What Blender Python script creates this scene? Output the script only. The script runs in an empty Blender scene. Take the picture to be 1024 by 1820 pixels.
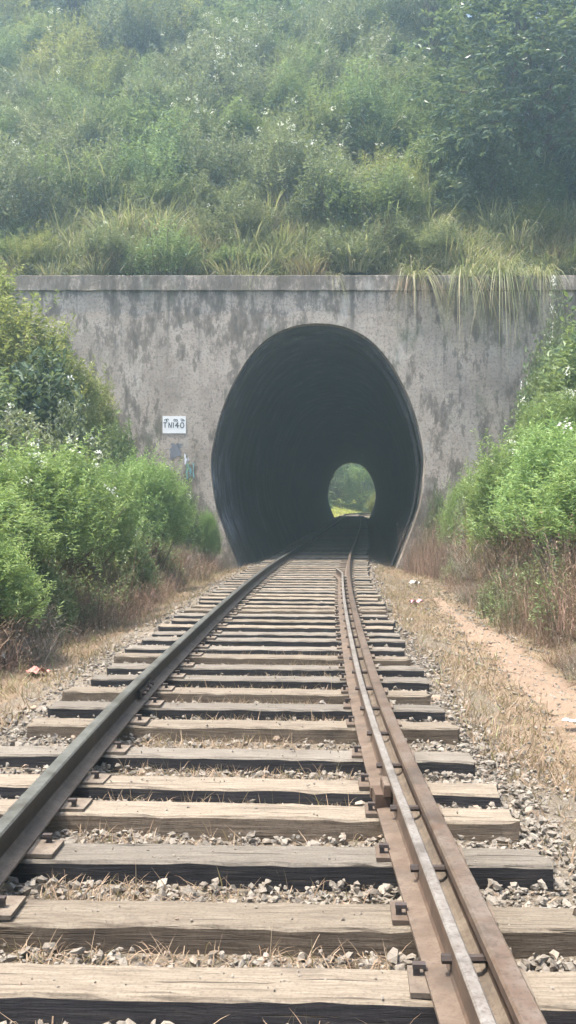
import bpy, math, random
import numpy as np
from mathutils import Vector

random.seed(11)
RNG = np.random.default_rng(11)
S = bpy.context.scene
COL = S.collection
R = math.radians

# ------------------------------------------------------------------ camera
cam = bpy.data.cameras.new('camera')
cam.sensor_fit = 'VERTICAL'
cam.sensor_height = 36.0
cam.lens = 1700 / 1820 * 36.0
cam.clip_start = 0.05
cam.clip_end = 2000
camo = bpy.data.objects.new('camera', cam)
COL.objects.link(camo)
camo.location = (0, 0, 1.44)
camo.rotation_euler = (R(90 - 0.236), 0, 0)
S.camera = camo

# ------------------------------------------------------------------ sky, sun, exposure
SUN_EL, SUN_AZ = R(70), R(-106)          # azimuth measured from +Y towards +X
W = bpy.data.worlds.new('World')
S.world = W
W.use_nodes = True
wn = W.node_tree
bg = wn.nodes['Background']
sky = wn.nodes.new('ShaderNodeTexSky')
sky.sky_type = 'NISHITA'
sky.sun_disc = False
sky.sun_elevation = SUN_EL
sky.sun_rotation = SUN_AZ
sky.dust_density = 5.0
sky.air_density = 0.8
wn.links.new(sky.outputs[0], bg.inputs[0])
bg.inputs[1].default_value = 0.15
sun = bpy.data.lights.new('sun', 'SUN')
sun.energy = 2.7
sun.angle = R(0.6)
sun.color = (1.0, 0.92, 0.80)
suno = bpy.data.objects.new('sun', sun)
COL.objects.link(suno)
sd = Vector((math.sin(SUN_AZ) * math.cos(SUN_EL), math.cos(SUN_AZ) * math.cos(SUN_EL), math.sin(SUN_EL)))
suno.rotation_euler = sd.to_track_quat('Z', 'Y').to_euler()
suno.location = (0, 0, 60)
S.view_settings.view_transform = 'Standard'
S.view_settings.look = 'None'
S.view_settings.gamma = 1
S.view_settings.exposure = 2.05

S.render.engine = 'CYCLES'
S.cycles.max_bounces = 5
S.cycles.volume_bounces = 1
S.cycles.transparent_max_bounces = 4


# ------------------------------------------------------------------ node helpers
class NT:
    def __init__(self, name):
        self.m = bpy.data.materials.new(name)
        self.m.use_nodes = True
        self.t = self.m.node_tree
        self.b = self.t.nodes['Principled BSDF']
        self.out = self.t.nodes['Material Output']

    def n(self, kind, **kw):
        nd = self.t.nodes.new(kind)
        for k, v in kw.items():
            setattr(nd, k, v)
        return nd

    def l(self, a, b):
        self.t.links.new(a, b)

    def coord(self, scale=(1, 1, 1), kind='Object'):
        tc = self.n('ShaderNodeTexCoord')
        mp = self.n('ShaderNodeMapping')
        mp.inputs['Scale'].default_value = scale
        self.l(tc.outputs[kind], mp.inputs[0])
        return mp.outputs[0]

    def noise(self, co, scale, detail=5, rough=0.6):
        nz = self.n('ShaderNodeTexNoise')
        nz.inputs['Scale'].default_value = scale
        nz.inputs['Detail'].default_value = detail
        nz.inputs['Roughness'].default_value = rough
        if co is not None:
            self.l(co, nz.inputs['Vector'])
        return nz.outputs[0]

    def ramp(self, fac, stops):
        r = self.n('ShaderNodeValToRGB')
        e = r.color_ramp.elements
        while len(e) < len(stops):
            e.new(0.5)
        for i, (p, c) in enumerate(stops):
            e[i].position = p
            if not isinstance(c, tuple):
                c = (c, c, c)
            e[i].color = (c[0], c[1], c[2], 1)
        self.l(fac, r.inputs[0])
        return r.outputs[0]

    def mix(self, fac, a, b, mode='MIX'):
        m = self.n('ShaderNodeMix', data_type='RGBA', blend_type=mode)
        for sock, v in ((m.inputs[0], fac), (m.inputs[6], a), (m.inputs[7], b)):
            if isinstance(v, (int, float)):
                sock.default_value = v
            elif isinstance(v, tuple):
                sock.default_value = (v[0], v[1], v[2], 1)
            else:
                self.l(v, sock)
        return m.outputs[2]

    def math(self, op, a, b=0.0):
        m = self.n('ShaderNodeMath', operation=op)
        for i, v in enumerate((a, b)):
            if isinstance(v, (int, float)):
                m.inputs[i].default_value = v
            else:
                self.l(v, m.inputs[i])
        return m.outputs[0]

    def bump(self, h, strength=0.4, dist=0.02):
        b = self.n('ShaderNodeBump')
        b.inputs['Strength'].default_value = strength
        b.inputs['Distance'].default_value = dist
        self.l(h, b.inputs['Height'])
        self.l(b.outputs[0], self.b.inputs['Normal'])

    def col(self, c):
        if isinstance(c, tuple):
            self.b.inputs['Base Color'].default_value = (c[0], c[1], c[2], 1)
        else:
            self.l(c, self.b.inputs['Base Color'])

    def fin(self, rough=0.85, spec=0.3, metal=0.0):
        self.b.inputs['Roughness'].default_value = rough
        self.b.inputs['Specular IOR Level'].default_value = spec
        self.b.inputs['Metallic'].default_value = metal
        return self.m

    def orand(self):
        return self.n('ShaderNodeObjectInfo').outputs['Random']


def leaf_mat(name, c0, c1, c2, trans=0.35, rough=0.5, objvar=0.35):
    """leaf colour from a per-leaf tint and a per-plant random value"""
    N = NT(name)
    at = N.n('ShaderNodeAttribute', attribute_name='tint')
    c = N.ramp(at.outputs['Fac'], [(0.0, c0), (0.5, c1), (1.0, c2)])
    rnd = N.orand()
    hsv = N.n('ShaderNodeHueSaturation')
    N.l(c, hsv.inputs['Color'])
    hue = N.math('ADD', N.math('MULTIPLY', rnd, 0.035), 0.466)
    N.l(hue, hsv.inputs['Hue'])
    v = N.math('ADD', N.math('MULTIPLY', N.math('FRACT', N.math('MULTIPLY', rnd, 17.3)), objvar * 2), 1 - objvar)
    N.l(v, hsv.inputs['Value'])
    N.col(hsv.outputs[0])
    tr = N.n('ShaderNodeBsdfTranslucent')
    N.l(N.mix(0.4, hsv.outputs[0], (0.30, 0.38, 0.06), 'MIX'), tr.inputs[0])
    mx = N.n('ShaderNodeMixShader')
    mx.inputs[0].default_value = trans
    N.l(N.b.outputs[0], mx.inputs[1])
    N.l(tr.outputs[0], mx.inputs[2])
    N.l(mx.outputs[0], N.out.inputs[0])
    return N.fin(rough, 0.3)


M = {}
M['leaf_bright'] = leaf_mat('leaf_bright', (0.10, 0.19, 0.065), (0.18, 0.30, 0.115), (0.30, 0.42, 0.19), 0.42, 0.45, 0.25)
M['leaf_yellow'] = leaf_mat('leaf_yellow', (0.10, 0.13, 0.045), (0.205, 0.235, 0.08), (0.35, 0.345, 0.14), 0.4, 0.5, 0.15)
M['leaf_grey'] = leaf_mat('leaf_grey', (0.085, 0.11, 0.07), (0.155, 0.185, 0.115), (0.28, 0.295, 0.20), 0.34, 0.42, 0.16)
M['leaf_green'] = leaf_mat('leaf_green', (0.075, 0.12, 0.06), (0.14, 0.205, 0.095), (0.25, 0.32, 0.16), 0.36, 0.45, 0.18)
M['leaf_dark'] = leaf_mat('leaf_dark', (0.05, 0.085, 0.055), (0.09, 0.14, 0.085), (0.18, 0.23, 0.15), 0.28, 0.33, 0.2)
M['grass_green'] = leaf_mat('grass_green', (0.12, 0.15, 0.065), (0.24, 0.26, 0.13), (0.48, 0.43, 0.28), 0.35, 0.5, 0.25)
M['grass_dry'] = leaf_mat('grass_dry', (0.114, 0.084, 0.053), (0.229, 0.172, 0.106), (0.352, 0.286, 0.189), 0.25, 0.8, 0.2)
M['brush_dry'] = leaf_mat('brush_dry', (0.095, 0.062, 0.043), (0.199, 0.133, 0.095), (0.342, 0.252, 0.180), 0.15, 0.85, 0.2)
M['leaf_sunny'] = leaf_mat('leaf_sunny', (0.13, 0.22, 0.06), (0.26, 0.38, 0.12), (0.42, 0.52, 0.2), 0.45, 0.45, 0.2)
M['brush_grey'] = leaf_mat('brush_grey', (0.09, 0.08, 0.065), (0.20, 0.175, 0.14), (0.36, 0.31, 0.25), 0.15, 0.85, 0.2)
M['lawn'] = leaf_mat('lawn', (0.26, 0.34, 0.06), (0.42, 0.50, 0.11), (0.58, 0.60, 0.2), 0.45)
M['petal'] = leaf_mat('petal', (0.6, 0.6, 0.55), (0.75, 0.75, 0.7), (0.85, 0.85, 0.82), 0.3, 0.7, 0.08)

N = NT('bark'); co = N.coord((1, 1, 0.3))
f = N.noise(co, 14); N.col(N.ramp(f, [(0.3, (0.06, 0.045, 0.035)), (0.7, (0.17, 0.13, 0.10))])); N.bump(f, 0.6, 0.03)
M['bark'] = N.fin(0.9)
N = NT('twig'); N.col(N.ramp(N.noise(N.coord(), 6), [(0.3, (0.09, 0.065, 0.045)), (0.7, (0.2, 0.15, 0.10))]))
M['twig'] = N.fin(0.9)

# soil with straw and leaf litter
N = NT('dry_soil'); co = N.coord()
a = N.noise(co, 1.3, 6); b = N.noise(co, 22, 6, 0.7)
c = N.mix(N.ramp(a, [(0.35, 0.0), (0.65, 1.0)]), (0.200, 0.153, 0.104), (0.162, 0.123, 0.085))
c = N.mix(N.ramp(b, [(0.35, 0.9), (0.6, 0.0)]), c, (0.13, 0.09, 0.06))
c = N.mix(N.ramp(N.noise(co, 70, 3), [(0.6, 0.0), (0.72, 0.7)]), c, (0.368, 0.296, 0.192))
N.col(c); N.bump(N.math('ADD', b, N.math('MULTIPLY', N.noise(co, 60, 4), 0.5)), 0.7, 0.04)
M['soil'] = N.fin(0.95, 0.15)

N = NT('bare_path_earth'); co = N.coord()
a = N.noise(co, 3.0, 6); b = N.noise(co, 45, 5, 0.7)
c = N.mix(N.ramp(a, [(0.3, 0.0), (0.7, 1.0)]), (0.212, 0.150, 0.108), (0.168, 0.120, 0.086))
c = N.mix(N.ramp(b, [(0.36, 0.7), (0.52, 0.0)]), c, (0.14, 0.10, 0.07))
c = N.mix(N.ramp(N.noise(co, 90, 3), [(0.6, 0.0), (0.7, 0.8)]), c, (0.264, 0.224, 0.176))
N.col(c); N.bump(N.math('ADD', b, a), 0.5, 0.03)
M['path'] = N.fin(0.95, 0.15)

N = NT('hill_earth'); co = N.coord()
a = N.noise(co, 1.1, 6)
N.col(N.ramp(a, [(0.3, (0.055, 0.06, 0.03)), (0.55, (0.10, 0.095, 0.05)), (0.75, (0.15, 0.12, 0.075))]))
N.bump(N.noise(co, 5, 6), 0.8, 0.15)
M['hill'] = N.fin(0.95, 0.1)

N = NT('ballast_fines'); co = N.coord()
b = N.noise(co, 40, 6, 0.7)
N.col(N.ramp(b, [(0.3, (0.084, 0.067, 0.052)), (0.5, (0.160, 0.133, 0.102)), (0.72, (0.235, 0.206, 0.164))]))
N.bump(b, 0.8, 0.04)
M['fines'] = N.fin(0.95, 0.15)

N = NT('crushed_stone'); co = N.coord()
at = N.n('ShaderNodeAttribute', attribute_name='tint')
c = N.ramp(at.outputs['Fac'], [(0.0, (0.071, 0.060, 0.050)), (0.35, (0.143, 0.126, 0.105)), (0.8, (0.218, 0.197, 0.168)), (1.0, (0.227, 0.168, 0.122))])
c = N.mix(N.ramp(N.noise(co, 60, 4), [(0.4, 0.0), (0.65, 0.5)]), c, (0.2, 0.17, 0.14))
N.col(c); N.bump(N.noise(co, 110, 3), 0.5, 0.008)
M['stone'] = N.fin(0.9, 0.2)


def wood(name, lo, mid, hi, tarry):
    N = NT(name)
    rnd = N.orand()
    tc = N.n('ShaderNodeTexCoord')
    ad = N.n('ShaderNodeVectorMath', operation='ADD')
    cx = N.n('ShaderNodeCombineXYZ')
    N.l(N.math('MULTIPLY', rnd, 37.0), cx.inputs[0]); N.l(N.math('MULTIPLY', rnd, 91.0), cx.inputs[1])
    N.l(tc.outputs['Object'], ad.inputs[0]); N.l(cx.outputs[0], ad.inputs[1])
    mp = N.n('ShaderNodeMapping'); mp.inputs['Scale'].default_value = (2.6, 46, 46); N.l(ad.outputs[0], mp.inputs[0])
    mp2 = N.n('ShaderNodeMapping'); mp2.inputs['Scale'].default_value = (3.4, 9, 9); N.l(ad.outputs[0], mp2.inputs[0])
    g = N.noise(mp.outputs[0], 1.6, 8, 0.72)
    p = N.noise(mp2.outputs[0], 0.9, 5, 0.6)
    c = N.ramp(g, [(0.3, lo), (0.5, mid), (0.68, hi)])
    c = N.mix(N.ramp(p, [(0.55, 0.0), (0.75, 0.75)]), c, tarry)
    mp3 = N.n('ShaderNodeMapping'); mp3.inputs['Scale'].default_value = (0.7, 34, 34); N.l(ad.outputs[0], mp3.inputs[0])
    crack = N.ramp(N.noise(mp3.outputs[0], 2.1, 3, 0.5), [(0.31, 1.0), (0.37, 0.0)])
    c = N.mix(crack, c, (0.05, 0.04, 0.03))
    sp = N.noise(ad.outputs[0], 75, 4, 0.7)
    c = N.mix(N.ramp(sp, [(0.36, 0.6), (0.5, 0.0)]), c, lo)
    blot = N.noise(ad.outputs[0], 3.2, 6, 0.65)
    c = N.mix(N.ramp(blot, [(0.60, 0.0), (0.70, 0.7)]), c, tarry)
    hv = N.n('ShaderNodeHueSaturation'); N.l(c, hv.inputs['Color'])
    N.l(N.math('ADD', N.math('MULTIPLY', N.math('FRACT', N.math('MULTIPLY', rnd, 7.7)), 0.4), 0.78), hv.inputs['Value'])
    N.col(hv.outputs[0])
    N.bump(N.math('SUBTRACT', g, N.math('MULTIPLY', crack, 0.6)), 0.75, 0.012)
    return N.fin(0.88, 0.2)


M['wood_top'] = wood('weathered_timber', (0.097, 0.077, 0.059), (0.168, 0.140, 0.108), (0.218, 0.188, 0.148), (0.088, 0.071, 0.057))
M['wood_grey'] = wood('grey_timber', (0.088, 0.076, 0.064), (0.151, 0.133, 0.111), (0.202, 0.181, 0.153), (0.067, 0.059, 0.050))
M['wood_side'] = wood('timber_side', (0.071, 0.052, 0.038), (0.126, 0.097, 0.071), (0.176, 0.139, 0.105), (0.050, 0.040, 0.034))
M['wood_tar'] = wood('tarred_timber_side', (0.017, 0.016, 0.018), (0.027, 0.025, 0.028), (0.050, 0.044, 0.042), (0.015, 0.015, 0.018))


def steel(name, a, b, c_, metal, rough, scale=9):
    N = NT(name); co = N.coord()
    f1 = N.noise(co, scale, 6, 0.7); f2 = N.noise(co, scale * 8, 4, 0.6)
    c = N.ramp(f1, [(0.3, a), (0.5, b), (0.72, c_)])
    c = N.mix(N.ramp(f2, [(0.48, 0.0), (0.66, 0.6)]), c, (0.055, 0.035, 0.026))
    c = N.mix(N.ramp(N.noise(co, scale * 0.35, 5, 0.7), [(0.5, 0.0), (0.62, 0.55)]), c, (0.045, 0.037, 0.032))
    N.col(c); N.bump(f2, 0.22, 0.003)
    return N.fin(rough, 0.4, metal)


M['rust'] = steel('brown_rust', (0.044, 0.028, 0.020), (0.080, 0.052, 0.036), (0.130, 0.085, 0.058), 0.1, 0.78)
M['rust_dark'] = steel('dark_rail_side', (0.021, 0.019, 0.018), (0.038, 0.033, 0.029), (0.071, 0.055, 0.044), 0.1, 0.75, 6)
M['rust_pink'] = steel('pale_rust', (0.062, 0.043, 0.030), (0.105, 0.077, 0.057), (0.150, 0.117, 0.090), 0.1, 0.75)
M['head_left'] = steel('worn_grey_head', (0.092, 0.091, 0.084), (0.147, 0.150, 0.141), (0.210, 0.210, 0.197), 0.5, 0.36)
M['head_right'] = steel('worn_rusty_head', (0.115, 0.074, 0.052), (0.160, 0.120, 0.094), (0.200, 0.170, 0.146), 0.4, 0.42)
M['head_guard'] = steel('worn_pale_head', (0.126, 0.109, 0.094), (0.181, 0.164, 0.147), (0.235, 0.223, 0.210), 0.25, 0.55)
M['dusty_lit_foot'] = steel('dusty_lit_rail_foot', (0.075, 0.058, 0.043), (0.120, 0.096, 0.074), (0.165, 0.136, 0.107), 0.0, 0.85)  # dust tone; on rail feet it also paints in the light they catch
M['spike'] = steel('spike_iron', (0.03, 0.025, 0.025), (0.05, 0.04, 0.038), (0.09, 0.06, 0.05), 0.2, 0.7)

# stained cement render of the portal
N = NT('stained_cement'); co = N.coord(); cs = N.coord((1.5, 1.5, 0.62)); ch = N.coord((1, 1, 0.5))
base = N.ramp(N.noise(co, 1.1, 8, 0.65), [(0.3, (0.27, 0.228, 0.188)), (0.5, (0.37, 0.318, 0.268)), (0.72, (0.44, 0.39, 0.335))])
st = N.noise(cs, 2.3, 9, 0.74)
patch = N.noise(co, 0.55, 4, 0.5)
sep = N.n('ShaderNodeSeparateXYZ'); tc = N.n('ShaderNodeTexCoord'); N.l(tc.outputs['Object'], sep.inputs[0])
up = N.math('MULTIPLY', N.math('MAXIMUM', N.math('SUBTRACT', sep.outputs[2], 5.6), 0.0), 0.02)
low = N.math('MULTIPLY', N.math('MAXIMUM', N.math('SUBTRACT', 3.2, sep.outputs[2]), 0.0), 0.045)
stv = N.math('ADD', N.math('ADD', st, N.math('MULTIPLY', N.math('SUBTRACT', patch, 0.5), 0.45)), N.math('ADD', up, low))
cope = N.math('MULTIPLY', N.math('GREATER_THAN', sep.outputs[2], 7.345), 0.035)
stv = N.math('ADD', stv, cope)
smask = N.ramp(stv, [(0.505, 0.0), (0.56, 0.65), (0.68, 1.0)])
c = N.mix(smask, base, (0.11, 0.094, 0.076))
runs = N.math('MULTIPLY', N.ramp(N.noise(N.coord((2.6, 2.6, 0.10)), 1.7, 5, 0.6), [(0.54, 0.0), (0.66, 0.8)]), N.ramp(N.math('MULTIPLY', sep.outputs[2], 0.1), [(0.45, 0.0), (0.70, 1.0)]))
c = N.mix(runs, c, (0.10, 0.088, 0.072))
soot = N.noise(co, 0.9, 6, 0.6)
c = N.mix(N.ramp(soot, [(0.56, 0.0), (0.70, 0.45)]), c, (0.17, 0.15, 0.125))
fine = N.noise(co, 14, 8, 0.8)
c = N.mix(N.ramp(fine, [(0.40, 0.85), (0.49, 0.0)]), c, (0.15, 0.135, 0.12))
moss = N.ramp(N.noise(ch, 1.4, 6, 0.6), [(0.60, 0.0), (0.70, 0.55)])
c = N.mix(moss, c, (0.10, 0.115, 0.075))
pale = N.ramp(N.noise(ch, 2.3, 5, 0.6), [(0.60, 0.0), (0.72, 0.5)])
c = N.mix(pale, c, (0.46, 0.44, 0.40))
N.col(c); N.bump(N.math('ADD', fine, N.math('MULTIPLY', st, 1.5)), 0.6, 0.03)
M['cement'] = N.fin(0.93, 0.15)

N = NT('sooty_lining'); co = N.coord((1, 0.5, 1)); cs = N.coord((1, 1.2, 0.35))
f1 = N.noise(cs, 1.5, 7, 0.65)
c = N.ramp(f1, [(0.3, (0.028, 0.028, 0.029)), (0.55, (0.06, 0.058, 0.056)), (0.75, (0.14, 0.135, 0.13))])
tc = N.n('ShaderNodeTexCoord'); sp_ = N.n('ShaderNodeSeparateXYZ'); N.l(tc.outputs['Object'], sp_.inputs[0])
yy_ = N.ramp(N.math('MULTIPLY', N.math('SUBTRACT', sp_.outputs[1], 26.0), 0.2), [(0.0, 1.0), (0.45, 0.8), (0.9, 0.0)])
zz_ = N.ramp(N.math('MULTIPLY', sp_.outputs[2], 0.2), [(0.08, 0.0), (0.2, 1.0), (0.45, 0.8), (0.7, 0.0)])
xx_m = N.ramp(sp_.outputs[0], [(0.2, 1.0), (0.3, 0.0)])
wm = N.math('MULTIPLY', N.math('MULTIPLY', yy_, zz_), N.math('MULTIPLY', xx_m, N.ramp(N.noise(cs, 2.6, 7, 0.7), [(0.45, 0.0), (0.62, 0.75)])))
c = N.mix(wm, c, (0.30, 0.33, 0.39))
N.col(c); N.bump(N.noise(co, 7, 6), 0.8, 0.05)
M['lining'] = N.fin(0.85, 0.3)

for nm, c in (('board_white', (0.70, 0.70, 0.69)), ('paint_black', (0.03, 0.03, 0.035)), ('paint_cyan', (0.18, 0.34, 0.35)),
              ('paint_white', (0.62, 0.63, 0.66)), ('paint_slate', (0.17, 0.175, 0.195)), ('litter_pink', (0.5, 0.27, 0.31)),
              ('litter_red', (0.42, 0.19, 0.16)), ('litter_white', (0.5, 0.49, 0.46))):
    N = NT(nm); f = N.noise(N.coord(), 18, 5)
    N.col(N.mix(N.ramp(f, [(0.5, 0.0), (0.8, 0.2)]), c, (c[0] * 0.6, c[1] * 0.6, c[2] * 0.58)))
    M[nm] = N.fin(0.6, 0.3)


# ------------------------------------------------------------------ mesh helpers (numpy)
def mk_mesh(name, verts, quads=None, tris=None, tint=None, mats=(), midx=None, smooth=False):
    verts = np.asarray(verts, dtype=np.float32).reshape(-1, 3)
    me = bpy.data.meshes.new(name)
    loops, starts, tot = [], [], 0
    if quads is not None and len(quads):
        q = np.asarray(quads, dtype=np.int32).reshape(-1, 4)
        loops.append(q.ravel()); starts.append(np.arange(len(q)) * 4 + tot); tot += q.size
    if tris is not None and len(tris):
        t = np.asarray(tris, dtype=np.int32).reshape(-1, 3)
        loops.append(t.ravel()); starts.append(np.arange(len(t)) * 3 + tot); tot += t.size
    lp = np.concatenate(loops); stt = np.concatenate(starts).astype(np.int32)
    me.vertices.add(len(verts)); me.vertices.foreach_set('co', verts.ravel())
    me.loops.add(len(lp)); me.loops.foreach_set('vertex_index', lp.astype(np.int32))
    me.polygons.add(len(stt)); me.polygons.foreach_set('loop_start', stt)
    if tint is not None:
        at = me.attributes.new('tint', 'FLOAT', 'POINT')
        at.data.foreach_set('value', np.asarray(tint, dtype=np.float32).ravel())
    for m in mats:
        me.materials.append(M[m] if isinstance(m, str) else m)
    if midx is not None:
        me.polygons.foreach_set('material_index', np.asarray(midx, dtype=np.int32))
    me.update(calc_edges=True)
    me.validate()
    me.polygons.foreach_set('use_smooth', np.full(len(me.polygons), bool(smooth)))
    return me


def link(name, me, parent=None, loc=(0, 0, 0)):
    o = bpy.data.objects.new(name, me)
    COL.objects.link(o)
    o.location = loc
    if parent is not None:
        o.parent = parent
    return o


def empty(name, loc=(0, 0, 0), rz=0.0, sc=(1, 1, 1)):
    o = bpy.data.objects.new(name, None)
    COL.objects.link(o)
    o.empty_display_size = 0.2
    o.location = loc
    o.rotation_euler = (0, 0, rz)
    o.scale = sc
    return o


def tag(o, label=None, cat=None, group=None, kind=None):
    if label: o['label'] = label
    if cat: o['category'] = cat
    if group: o['group'] = group
    if kind: o['kind'] = kind
    return o


def nrm(v):
    return v / np.maximum(np.linalg.norm(v, axis=-1, keepdims=True), 1e-6)


def g_leaves(base, d, L, Wd, tint, rng):
    n = len(base)
    d = nrm(d)
    r = nrm(rng.normal(size=(n, 3)) * 0.6 + np.array([0, 0, 1.0]))
    side = nrm(np.cross(d, r)); up = np.cross(side, d)
    L = L[:, None]; Wd = Wd[:, None]
    mid = base + d * L * 0.42
    v = np.stack([base, mid + side * Wd * 0.5 + up * Wd * 0.18, base + d * L - up * L * 0.12, mid - side * Wd * 0.5 + up * Wd * 0.18], 1)
    q = np.arange(n * 4).reshape(n, 4)
    return v.reshape(-1, 3), q, np.repeat(tint, 4)


def g_blades(base, d, L, Wd, droop, tint, rng, segs=4):
    n = len(base)
    d = nrm(d)
    ang = rng.uniform(0, 2 * np.pi, n)
    side = np.stack([np.cos(ang), np.sin(ang), np.zeros(n)], 1)
    vs = []
    for i in range(segs + 1):
        t = i / segs
        p = base + d * (L * t)[:, None]
        p[:, 2] -= droop * L * t * t
        w = Wd * (1 - t ** 1.6) * 0.5 + Wd * 0.04
        vs.append(np.stack([p - side * w[:, None], p + side * w[:, None]], 1))
    v = np.stack(vs, 1)                                # n, segs+1, 2, 3
    b = (np.arange(n) * (segs + 1) * 2)[:, None]
    q = np.concatenate([np.stack([b[:, 0] + 2 * i, b[:, 0] + 2 * i + 1, b[:, 0] + 2 * i + 3, b[:, 0] + 2 * i + 2], 1) for i in range(segs)], 0)
    return v.reshape(-1, 3), q, np.repeat(tint, (segs + 1) * 2)


def g_tubes(a, b, ra, rb, k=5):
    a = np.asarray(a, float); b = np.asarray(b, float)
    n = len(a)
    ra = np.broadcast_to(ra, n)[:, None]; rb = np.broadcast_to(rb, n)[:, None]
    d = nrm(b - a)
    ref = np.where(np.abs(d[:, 2:3]) > 0.9, np.array([[1.0, 0, 0]]), np.array([[0, 0, 1.0]]))
    s = nrm(np.cross(d, ref)); u = np.cross(s, d)
    vs = []
    for j in range(k):
        th = 2 * np.pi * j / k
        o = s * np.cos(th) + u * np.sin(th)
        vs.append(a + o * ra); vs.append(b + o * rb)
    v = np.stack(vs, 1)
    bi = np.arange(n) * 2 * k
    q = np.concatenate([np.stack([bi + 2 * j, bi + 2 * ((j + 1) % k), bi + 2 * ((j + 1) % k) + 1, bi + 2 * j + 1], 1) for j in range(k)], 0)
    return v.reshape(-1, 3), q


def cat_geo(parts):
    vs, qs, ts, off = [], [], [], 0
    for p in parts:
        vs.append(p[0]); qs.append(p[1] + off); off += len(p[0])
        ts.append(p[2] if len(p) > 2 else np.zeros(len(p[0])))
    return np.concatenate(vs), np.concatenate(qs), np.concatenate(ts)


def boxes_geo(specs):
    """list of (cx,cy,cz,sx,sy,sz) -> verts, quads"""
    vs, qs = [], []
    for i, (cx, cy, cz, sx, sy, sz) in enumerate(specs):
        for dz in (-1, 1):
            for dx, dy in ((-1, -1), (1, -1), (1, 1), (-1, 1)):
                vs.append((cx + dx * sx / 2, cy + dy * sy / 2, cz + dz * sz / 2))
        o = i * 8
        for f in ((3, 2, 1, 0), (4, 5, 6, 7), (0, 1, 5, 4), (1, 2, 6, 5), (2, 3, 7, 6), (3, 0, 4, 7)):
            qs.append([o + k for k in f])
    return np.array(vs, float), np.array(qs)


# ------------------------------------------------------------------ track alignment and terrain
_sy = np.array([-60, 4, 8, 15, 26, 32, 114, 130, 150, 240.0]); _ss = np.array([-0.02, 0.0, 0.035, 0.05, 0.08, 0.088, 0.065, 0.36, 0.6, 0.7])
_yy = np.linspace(-60, 240, 3001); _sl = np.interp(_yy, _sy, _ss)
_xx = np.concatenate([[0], np.cumsum((_sl[1:] + _sl[:-1]) / 2 * np.diff(_yy))]); _xx = _xx - np.interp(4.0, _yy, _xx) - 0.27


def xc(y): return np.interp(y, _yy, _xx)
def hd(y): return np.interp(y, _yy, _sl)


WALL_Y, EXIT_Y = 26.0, 112.0
GZ = -0.24


def zg(y):                       # the line climbs gently through the tunnel
    return 0.006 * np.clip(np.asarray(y, float) - 28.0, 0, 110)



def wob(x, y, a=1.0):
    return a * (np.sin(x * 0.9 + 1.3 * np.sin(y * 0.6)) * 0.5 + np.sin(y * 1.1 + x * 0.5 + 2) * 0.35 + np.sin(x * 2.3 - y * 1.9) * 0.2)


def terrain(x, y):
    x = np.asarray(x, float); y = np.asarray(y, float)
    c = xc(y)
    uL = (c - np.where(y > EXIT_Y + 4, 2.2, 3.0)) - x; uR = x - (c + np.where(y > EXIT_Y + 1, 2.3, 3.3))
    u = np.maximum(uL, uR)
    slope = np.where(uL > uR, 0.95, 1.1)
    far = y > EXIT_Y
    slope = np.where(far, np.where(uL > uR, 0.27, 1.0), slope)
    rise = np.where(u > 0, np.minimum(u, 7.0) * slope + np.maximum(u - 7.0, 0) * 0.45, u * 0.8)
    bank = GZ - 0.02 + zg(y) + np.maximum(rise, -0.8) + np.where(u > 0.3, wob(x, y, 0.22), 0)
    bank = np.minimum(bank, 15 + wob(x * 0.3, y * 0.3, 1.5))
    side = np.maximum(np.abs(x - np.where(far, c, 0.8)) - np.where(far, 9.5, 8.2), 0)
    hill = 7.45 + 1.12 * (y - (WALL_Y + 0.45)) + wob(x, y, 0.3)
    hill = np.where(y > 36, 7.45 + 1.12 * 9.55 + (y - 36) * 1.0 + wob(x, y, 0.3), hill)
    cap = 27.0 - 12.2 / (1 + np.exp(-(x - 6.4) / 0.7)) + wob(x * 0.4, y * 0.3, 1.0)
    hill = np.minimum(hill, cap)
    back = 7.45 + 1.1 * (EXIT_Y - 0.5 - y)
    hill = np.minimum(hill, np.maximum(back, -5))
    inside = (y > WALL_Y + 0.4) & (y < EXIT_Y - 0.3)
    hill = np.where(inside | (side > 0), hill, -5)
    z = np.maximum(bank, np.where(y < WALL_Y + 0.4, hill - np.maximum(1.5 - side, 0) * 3, hill))
    z = np.where(inside, np.maximum(z, np.where(np.abs(x - c) < 8, 7.45, -5)), z)
    return z


def sheet(name, xs, ys, zf, mat, smooth=True):
    X, Y = np.meshgrid(xs, ys)
    Z = zf(X, Y)
    nx, ny = len(xs), len(ys)
    idx = np.arange(nx * ny).reshape(ny, nx)
    q = np.stack([idx[:-1, :-1].ravel(), idx[:-1, 1:].ravel(), idx[1:, 1:].ravel(), idx[1:, :-1].ravel()], 1)
    return mk_mesh(name, np.stack([X.ravel(), Y.ravel(), Z.ravel()], 1), q, mats=[mat], smooth=smooth)


gx = np.concatenate([np.linspace(-190, -8, 10)[:-1], np.linspace(-8, 8, 81), np.linspace(8, 190, 10)[1:]])
gy = np.concatenate([np.linspace(-190, 0, 10)[:-1], np.linspace(0, 28, 141), np.linspace(28, 190, 24)[1:]])


def ground_z(X, Y):
    c = xc(Y)
    d = np.abs(X - c)
    near = (Y > 0) & (Y < 28) & (d < 7)
    z = GZ + zg(Y) + np.where(near & (d > 1.8), 0.035 * np.sin(X * 5.1 + Y * 2.3) * np.sin(Y * 3.7 - X) + 0.02 * np.sin(X * 11 + Y * 7), 0)
    return z


tag(link('ground', sheet('ground', gx, gy, ground_z, 'soil')), 'dry trodden soil beside the railway track', kind='structure')

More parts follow.
